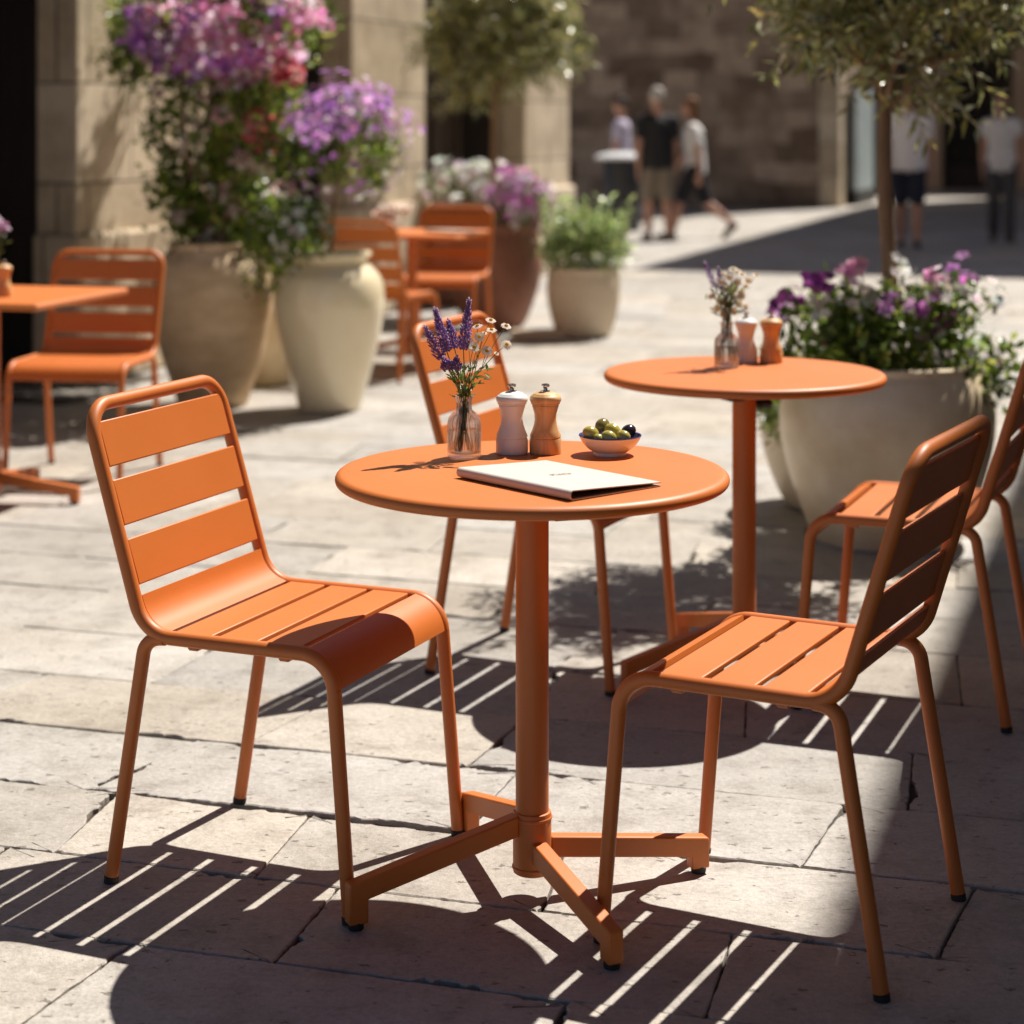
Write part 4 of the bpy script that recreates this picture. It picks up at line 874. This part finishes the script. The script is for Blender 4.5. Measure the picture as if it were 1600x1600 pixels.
# --- flowers in the huge planter
def planter_flowers():
    c0 = np.array([big[0], big[1], .60]); R = np.array([.37, .34, .23]); t = thing('mixed_flowers', 'mixed purple, pink and white flowers spilling from the huge cream planter', 'flowers')
    cl = []; rad = []
    for i in range(46):
        d = rvec(1, .55)[0]; cl.append(c0 + d * R * RNG.uniform(.45, .95)); rad.append(RNG.uniform(.06, .10))
    for px, py in ((1555, 590), (1570, 560), (1535, 610), (1220, 560), (1240, 500), (1510, 480), (1470, 470)):
        q = at(px, py, big[1] - .1); cl.append(np.array(q)); rad.append(.07)
    P, O = clumps(cl, rad, 10800, .25); n = len(P); obj('leaves', leaves_mesh(P, rvec(n, .3) + O * .7, rvec(n, .9), RNG.uniform(.03, .06, n), RNG.uniform(.016, .03, n), pal(n, GREENS + [(.13, .18, .04)], .3)), LEAF, t)
    st = MB()
    def heads(pix, cols, sz, nb, nm, spread=.02):
        PP = []
        for px, py in pix:
            q = at(px, py, big[1] + random.uniform(-.28, .02)); b = Vector((big[0] + (q.x - big[0]) * .6, big[1] + (q.y - big[1]) * .6, .62))
            if q.z > .62: st.tube(smooth_path([b, b.lerp(q, .55) + Vector((0, 0, .02)), q], 4), .0022, 5)
            PP += [np.array(q) + RNG.normal(size=3) * spread for _ in range(nb)]
        PP = np.array(PP); O_ = rvec(len(PP), .35); O_[:, 1] -= .6; O_ /= np.linalg.norm(O_, axis=1)[:, None]; obj(nm, blossoms(PP, O_, sz, cols, 5), PETAL, t)
    heads([(1268, 432), (1280, 445), (1215, 470), (1246, 464), (1290, 440)], PURPLES, .024, 6, 'purple_blossoms')
    heads([(1392, 480), (1400, 492), (1440, 480), (1478, 490), (1468, 500), (1480, 505), (1305, 515), (1445, 535), (1485, 425), (1495, 430), (1230, 480)], [(.68, .24, .70), (.80, .46, .82), (.88, .60, .86)], .030, 6, 'mauve_blossoms', .02)
    heads([(1336, 418), (1345, 422), (1328, 424), (1392, 470), (1460, 430)], PINKS, .024, 7, 'pink_blossoms', .016)
    heads([(1410, 430), (1415, 415), (1400, 445), (1435, 450), (1465, 440), (1475, 455), (1420, 470), (1340, 455), (1350, 475), (1360, 460), (1295, 470), (1280, 485), (1550, 465), (1555, 475), (1510, 500), (1530, 545), (1540, 560), (1465, 555), (1480, 575), (1360, 550), (1390, 540), (1570, 600), (1560, 610), (1440, 500), (1370, 480), (1320, 478), (1500, 455)], WHITES, .021, 5, 'white_blossoms', .024)
    obj('flower_stems', st, STEM, t, 60)
planter_flowers()
p = at(1212, 655, 6.75); tuft('trailing_plant', 'dark trailing leaves with white flowers over the low pot behind the planter', (p.x + .06, p.y, p.z + .02), (.12, .14, .11), 900, GREENS, .035, [('white_blossoms', WHITES, 50, .02, 1.15)])
# --- olive trees
def olive_tree(label, base, top, crown_c, crown_r, ntwig, nl, leafL, seed, px_clumps=None, tr_=.028, lowtrim=None):
    r2 = random.Random(seed); t = thing('olive_tree', label, 'tree'); base = Vector(base); top = Vector(top); C_ = Vector(crown_c)
    m = MB(); k0 = [base, base.lerp(top, .33) + Vector((.006, 0, 0)), base.lerp(top, .66) + Vector((-.006, 0, 0)), top]
    pth = smooth_path(k0, 6); m.tube(pth, [tr_ * (1.0 - .25 * i / (len(pth) - 1)) * (1 + (.10 if i in (5, 11) else 0)) for i in range(len(pth))], 14); obj('trunk', m, BARK, t, 60)
    lm = MB(); P = []; D = []
    ends = []
    for i in range(11):
        a = 2 * pi * i / 11 + r2.uniform(-.3, .3); el = r2.uniform(.15, 1.25); d = Vector((math.cos(a) * math.cos(el), math.sin(a) * math.cos(el), math.sin(el)))
        e = top + Vector((d.x * crown_r[0] * .6, d.y * crown_r[1] * .6, d.z * crown_r[2] * .9)); b = top - Vector((0, 0, r2.uniform(0, .10)))
        pp = smooth_path([b, b.lerp(e, .5) + Vector((0, 0, .05)), e], 5); lm.tube(pp, [tr_ * .45 * (1 - .75 * k / 10) for k in range(11)], 7); ends += pp[4:]
    obj('limbs', lm, BARK, t, 60)
    tw = MB()
    for i in range(ntwig):
        while True:
            u = Vector((r2.uniform(-1, 1), r2.uniform(-1, 1), r2.uniform(-1, 1)))
            if .12 < u.length < 1: break
        lump = .72 + .5 * mnoise.noise(Vector((u.x * 1.9 + seed, u.y * 1.9, u.z * 1.9)))
        s = C_ + Vector((u.x * crown_r[0], u.y * crown_r[1], u.z * crown_r[2])) * lump
        out = Vector((u.x, u.y, u.z * .5 + .1)).normalized(); dr = (out + Vector((r2.gauss(0, .45), r2.gauss(0, .45), r2.gauss(0, .5)))).normalized(); Lt = r2.uniform(.10, .24) * leafL / .070
        e = s + dr * Lt + Vector((0, 0, -.03 * r2.random()))
        tw.tube([s - dr * Lt * .4, s + dr * Lt * .4, e], [.0022, .0017, .0009], 4)
        for k in range(nl):
            f = k / nl; q = s + (e - s) * (f * 1.05); sd = dr.orthogonal(); sd.rotate(Matrix.Rotation(k * 1.57 + r2.uniform(-.3, .3), 3, dr)); P.append(tuple(q)); D.append(tuple(dr * .75 + sd * r2.uniform(.6, 1.0)))
    obj('twigs', tw, BARK, t, 60); n = len(P)
    lv = leaves_mesh(P, D, rvec(n, .5), RNG.uniform(.75, 1.2, n) * leafL, RNG.uniform(.17, .26, n) * leafL, pal(n, [(.26, .27, .10), (.38, .38, .16), (.50, .50, .32), (.14, .15, .055), (.46, .43, .13)], .34))
    obj('crown', lv, OLIVE_LEAF, t)
olive_tree('small olive tree with a slim bare trunk rising from the huge planter', (big[0] + .012, big[1], .50), (big[0] - .005, big[1], 1.46), (big[0] + .02, big[1], 1.85), (.44, .42, .46), 390, 17, .075, 4)
olive_tree('blurred olive tree with a dense dark crown in front of the far trough', (-.13, 14.3, 0), (-.12, 14.3, 1.62), (-.07, 14.3, 2.06), (.60, .52, .60), 720, 16, .085, 9, tr_=.034)

# ------------------------------------------------------------------ street furniture far off
bn = thing('litter_bin', 'dark round litter bin with a wide pale lid in front of the rubble wall', 'bin', (1.40, 25.3, 0))
m = MB(); m.lathe([(.22, 0), (.235, .02), (.235, .88), (.225, .9)], 32); obj('body', m, mottled('dark_bin_metal', (.02, .02, .024), (.04, .04, .045), rough=.45, metal=.3), bn, 40)
m = MB(); m.lathe([(.345, .915), (.355, .93), (.345, .95), (.26, .985), (.14, 1.005), (0, 1.01)], 32); obj('lid', m, mottled('pale_metal', (.62, .63, .64), (.72, .73, .74), rough=.3), bn, 40)
m = MB(); m.lathe([(.2, .9), (.2, .914)], 24); obj('neck', m, BLACK, bn)
pm = MB(); pm.box(-.17, .17, -.11, .11, 0, .045, .012)
tag(obj('stone_block', pm, PALEPOT, None, loc=(.17, 12.55, 0), rot=(0, 0, .1)), 'low pale stone block on the paving between the brown urn and pale pot', 'block')

# ------------------------------------------------------------------ people
def remesh(mb, name, vox, smooth=4):
    me = mb.mesh(name, 0); fix_normals(me); o = bpy.data.objects.new('tmp', me); COL.objects.link(o)
    r = o.modifiers.new('r', 'REMESH'); r.mode = 'VOXEL'; r.voxel_size = vox; s = o.modifiers.new('s', 'SMOOTH'); s.iterations = smooth; s.factor = .5
    dg = bpy.context.evaluated_depsgraph_get(); out = bpy.data.meshes.new_from_object(o.evaluated_get(dg)); bpy.data.objects.remove(o); out.name = name
    out.polygons.foreach_set('use_smooth', [True] * len(out.polygons)); return out
def limb(m, pts, rs, seg=12):
    for a, b, ra, rb in zip(pts[:-1], pts[1:], rs[:-1], rs[1:]): m.tube([a, b], [ra, rb], seg)
    for p_, r in zip(pts, rs): m.ball(p_, r, seg, 8)
SKIN = mottled('skin', (.42, .22, .15), (.48, .26, .18), rough=.5, scale=10)
def cloth(name, c): return mottled(name, tuple(x * .92 for x in c), c, rough=.85, scale=12, bump=.003, bscale=25)
def person(label, loc, rz, h, hair, haircol, top, bottom, long_legs=False, legs=((.0, 0), (.0, 0)), arms=((.1, .15), (-.1, .15)), lean=0, sleeve=.55, female=False, shoe=(.05, .045, .04), sock=None, bag=None):
    """legs: (thigh angle forward, knee bend) left, right; arms: (swing forward, elbow bend)"""
    t = thing('person', label, 'person', loc, rz); k = h / 1.72; V = lambda x, y, z: Vector((x, y, z)) * k
    B = MB(); T = MB(); Q = MB(); S = MB(); hipz = .90; sw = .185 if not female else .165; ln = math.sin(lean)
    X = lambda z: ln * (z - hipz)
    # lower the hips so that the lower foot stands on the ground
    low = min(-(.43 * math.cos(a) + .40 * math.cos(a - b) + .07) for a, b in legs); hipz = -low
    for side, (a, b) in zip((1, -1), legs):
        hp = V(0, side * .09, hipz); kn = hp + V(math.sin(a) * .43, 0, -math.cos(a) * .43); an = kn + V(math.sin(a - b) * .40, 0, -math.cos(a - b) * .40)
        pit = a - b; fw = V(math.cos(pit) * .17, side * .02, math.sin(pit) * .17) if pit < 0 else V(.17, side * .02, .01)
        heel = an + V(-.03, 0, -.035)
        limb(B, [hp, hp.lerp(kn, .5), kn, kn.lerp(an, .35), an], [x * k for x in (.088, .073, .055, .058, .037)])
        limb(B, [an, an + V(0, 0, -.03) + fw * .5, an + V(0, 0, -.045) + fw], [x * k for x in (.037, .036, .026)])
        limb(S, [heel, an + V(0, 0, -.035) + fw * .5, an + V(0, 0, -.047) + fw * 1.04], [x * k for x in (.042, .044, .033)])
        if long_legs: limb(Q, [hp, hp.lerp(kn, .5), kn, an + V(0, 0, .02)], [x * k for x in (.108, .09, .078, .072)])
        else: limb(Q, [hp, hp.lerp(kn, .5), hp.lerp(kn, .86)], [x * k for x in (.108, .098, .095)])
    Q.ball(V(0, 0, hipz + .03), (.125 * k, .17 * k, .11 * k), 16, 10)
    for z, rx, ry in ((hipz + .02, .115, .155), (hipz + .16, .10, .13 if not female else .115), (hipz + .30, .112, .145), (hipz + .42, .11, .155)):
        B.ball(V(X(z), 0, z), (rx * k, ry * k, .13 * k), 16, 10)
        T.ball(V(X(z), 0, z), (rx * k + .022, ry * k + .024, .13 * k), 16, 10)
    T.lathe([(.200 * k, -.07 * k), (.198 * k, .08 * k), (.180 * k, .28 * k)] if not female else [(.190 * k, -.06 * k), (.180 * k, .08 * k), (.155 * k, .24 * k)], 24, (0, 0, hipz * k), sx=.72)
    sh = hipz + .50; nz = sh + .06
    limb(B, [V(X(sh), 0, sh - .02), V(X(nz) + .01, 0, nz + .07)], [.065 * k, .05 * k])
    for side, (a, b) in zip((1, -1), arms):
        s = V(X(sh), side * sw, sh - .02); e = s + V(math.sin(a) * .29, side * .05, -math.cos(a) * .29); wv = e + V(math.sin(a + b) * .25, side * .0, -math.cos(a + b) * .25)
        limb(B, [V(X(sh), side * .06, sh), s, s.lerp(e, .5), e, e.lerp(wv, .3), wv], [x * k for x in (.06, .056, .047, .038, .038, .026)])
        hd = (wv - e).normalized(); B.ball(wv + hd * .05 * k, (.035 * k, .02 * k, .05 * k), 10, 8, None)
        for f in range(4): limb(B, [wv + hd * .075 * k + V((f - 1.5) * .017, 0, 0), wv + hd * (.15 + (-.012, .006, .008, -.004)[f]) * k + V((f - 1.5) * .019, -side * .012, 0)], [.0105 * k, .0085 * k], 8)
        limb(B, [wv + hd * .03 * k + V(.025, 0, 0), wv + hd * .09 * k + V(.05, -side * .01, 0)], [.012 * k, .009 * k], 8)
        limb(T, [V(X(sh), side * .06, sh - .01), s, s.lerp(e, sleeve)], [x * k for x in (.085, .078, .066)])
    hz = nz + .19; hx = X(hz) + .02
    B.ball(V(hx, 0, hz), (.098 * k, .078 * k, .115 * k), 18, 12); B.ball(V(hx + .03, 0, hz - .06), (.062 * k, .055 * k, .06 * k), 14, 8)
    B.ball(V(hx + .10, 0, hz - .015), (.02 * k, .014 * k, .025 * k), 8, 6)
    for side in (1, -1): B.ball(V(hx - .005, side * .08, hz - .01), (.02 * k, .012 * k, .03 * k), 8, 6)
    H = MB(); H.ball(V(hx - .018, 0, hz + .03), (.102 * k, .088 * k, .105 * k), 18, 12)
    if hair == 'bob': H.ball(V(hx - .045, 0, hz - .05), (.075 * k, .09 * k, .11 * k), 14, 10)
    if hair == 'long': H.ball(V(hx - .06, 0, hz - .10), (.06 * k, .085 * k, .16 * k), 14, 10)
    obj('body', remesh(B, 'body', .011), SKIN, t)
    obj('shirt', remesh(T, 'shirt', .014), cloth('shirt_cloth', top), t); obj('trousers' if long_legs else 'shorts', remesh(Q, 'shorts', .014), cloth('leg_cloth', bottom), t)
    sm = cloth('shoe_leather', shoe); obj('shoes', remesh(S, 'shoes', .011, 2), sm, t)
    obj('hair', remesh(H, 'hair', .011, 2), cloth('hair_strands', haircol), t)
    E = MB()
    for side in (1, -1): E.ball(V(hx + .088, side * .032, hz + .012), (.008 * k, .014 * k, .008 * k), 8, 6)
    obj('eyes', E, BLACK, t)
    if bag:
        g_ = MB(); g_.box(-.2 * k, -.10 * k, -.13 * k, .13 * k, (hipz + .12) * k, (hipz + .5) * k, .03); obj('backpack', g_, cloth('bag_cloth', bag), t)
    return t
person('grey-haired man in black t-shirt and khaki shorts walking beside the litter bin', (1.70, 23.2, 0), deg(100), 1.74, 'short', (.42, .38, .34), (.012, .012, .014), (.20, .165, .125), legs=((.12, .1), (-.15, .15)), arms=((-.15, .2), (.2, .3)), shoe=(.12, .11, .10))
person('brown-haired walker in white top and dark shorts, mid stride beside the man in black', (2.17, 23.5, 0), deg(172), 1.68, 'bob', (.16, .075, .03), (.74, .72, .70), (.015, .015, .02), legs=((.42, .15), (-.30, .62)), arms=((-.3, .3), (.25, .4)), lean=.06, female=True)
person('distant person in pale lilac shirt passing behind the litter bin', (1.49, 27.0, 0), deg(165), 1.70, 'short', (.05, .035, .03), (.50, .46, .60), (.06, .06, .08), long_legs=True, legs=((.2, .1), (-.2, .2)))
person('man in white polo shirt and navy shorts walking beyond the olive trunk', (4.38, 21.9, 0), deg(-105), 1.76, 'short', (.06, .04, .03), (.78, .76, .80), (.012, .014, .035), legs=((.15, .05), (-.12, .12)), arms=((-.1, .15), (.15, .2)), shoe=(.03, .03, .045))
person('woman in white top and grey trousers walking at the far right', (5.65, 22.9, 0), deg(-103), 1.68, 'long', (.10, .06, .04), (.72, .70, .70), (.07, .07, .075), long_legs=True, legs=((.10, .05), (-.12, .15)), arms=((.1, .15), (-.12, .15)), female=True, sleeve=.3)
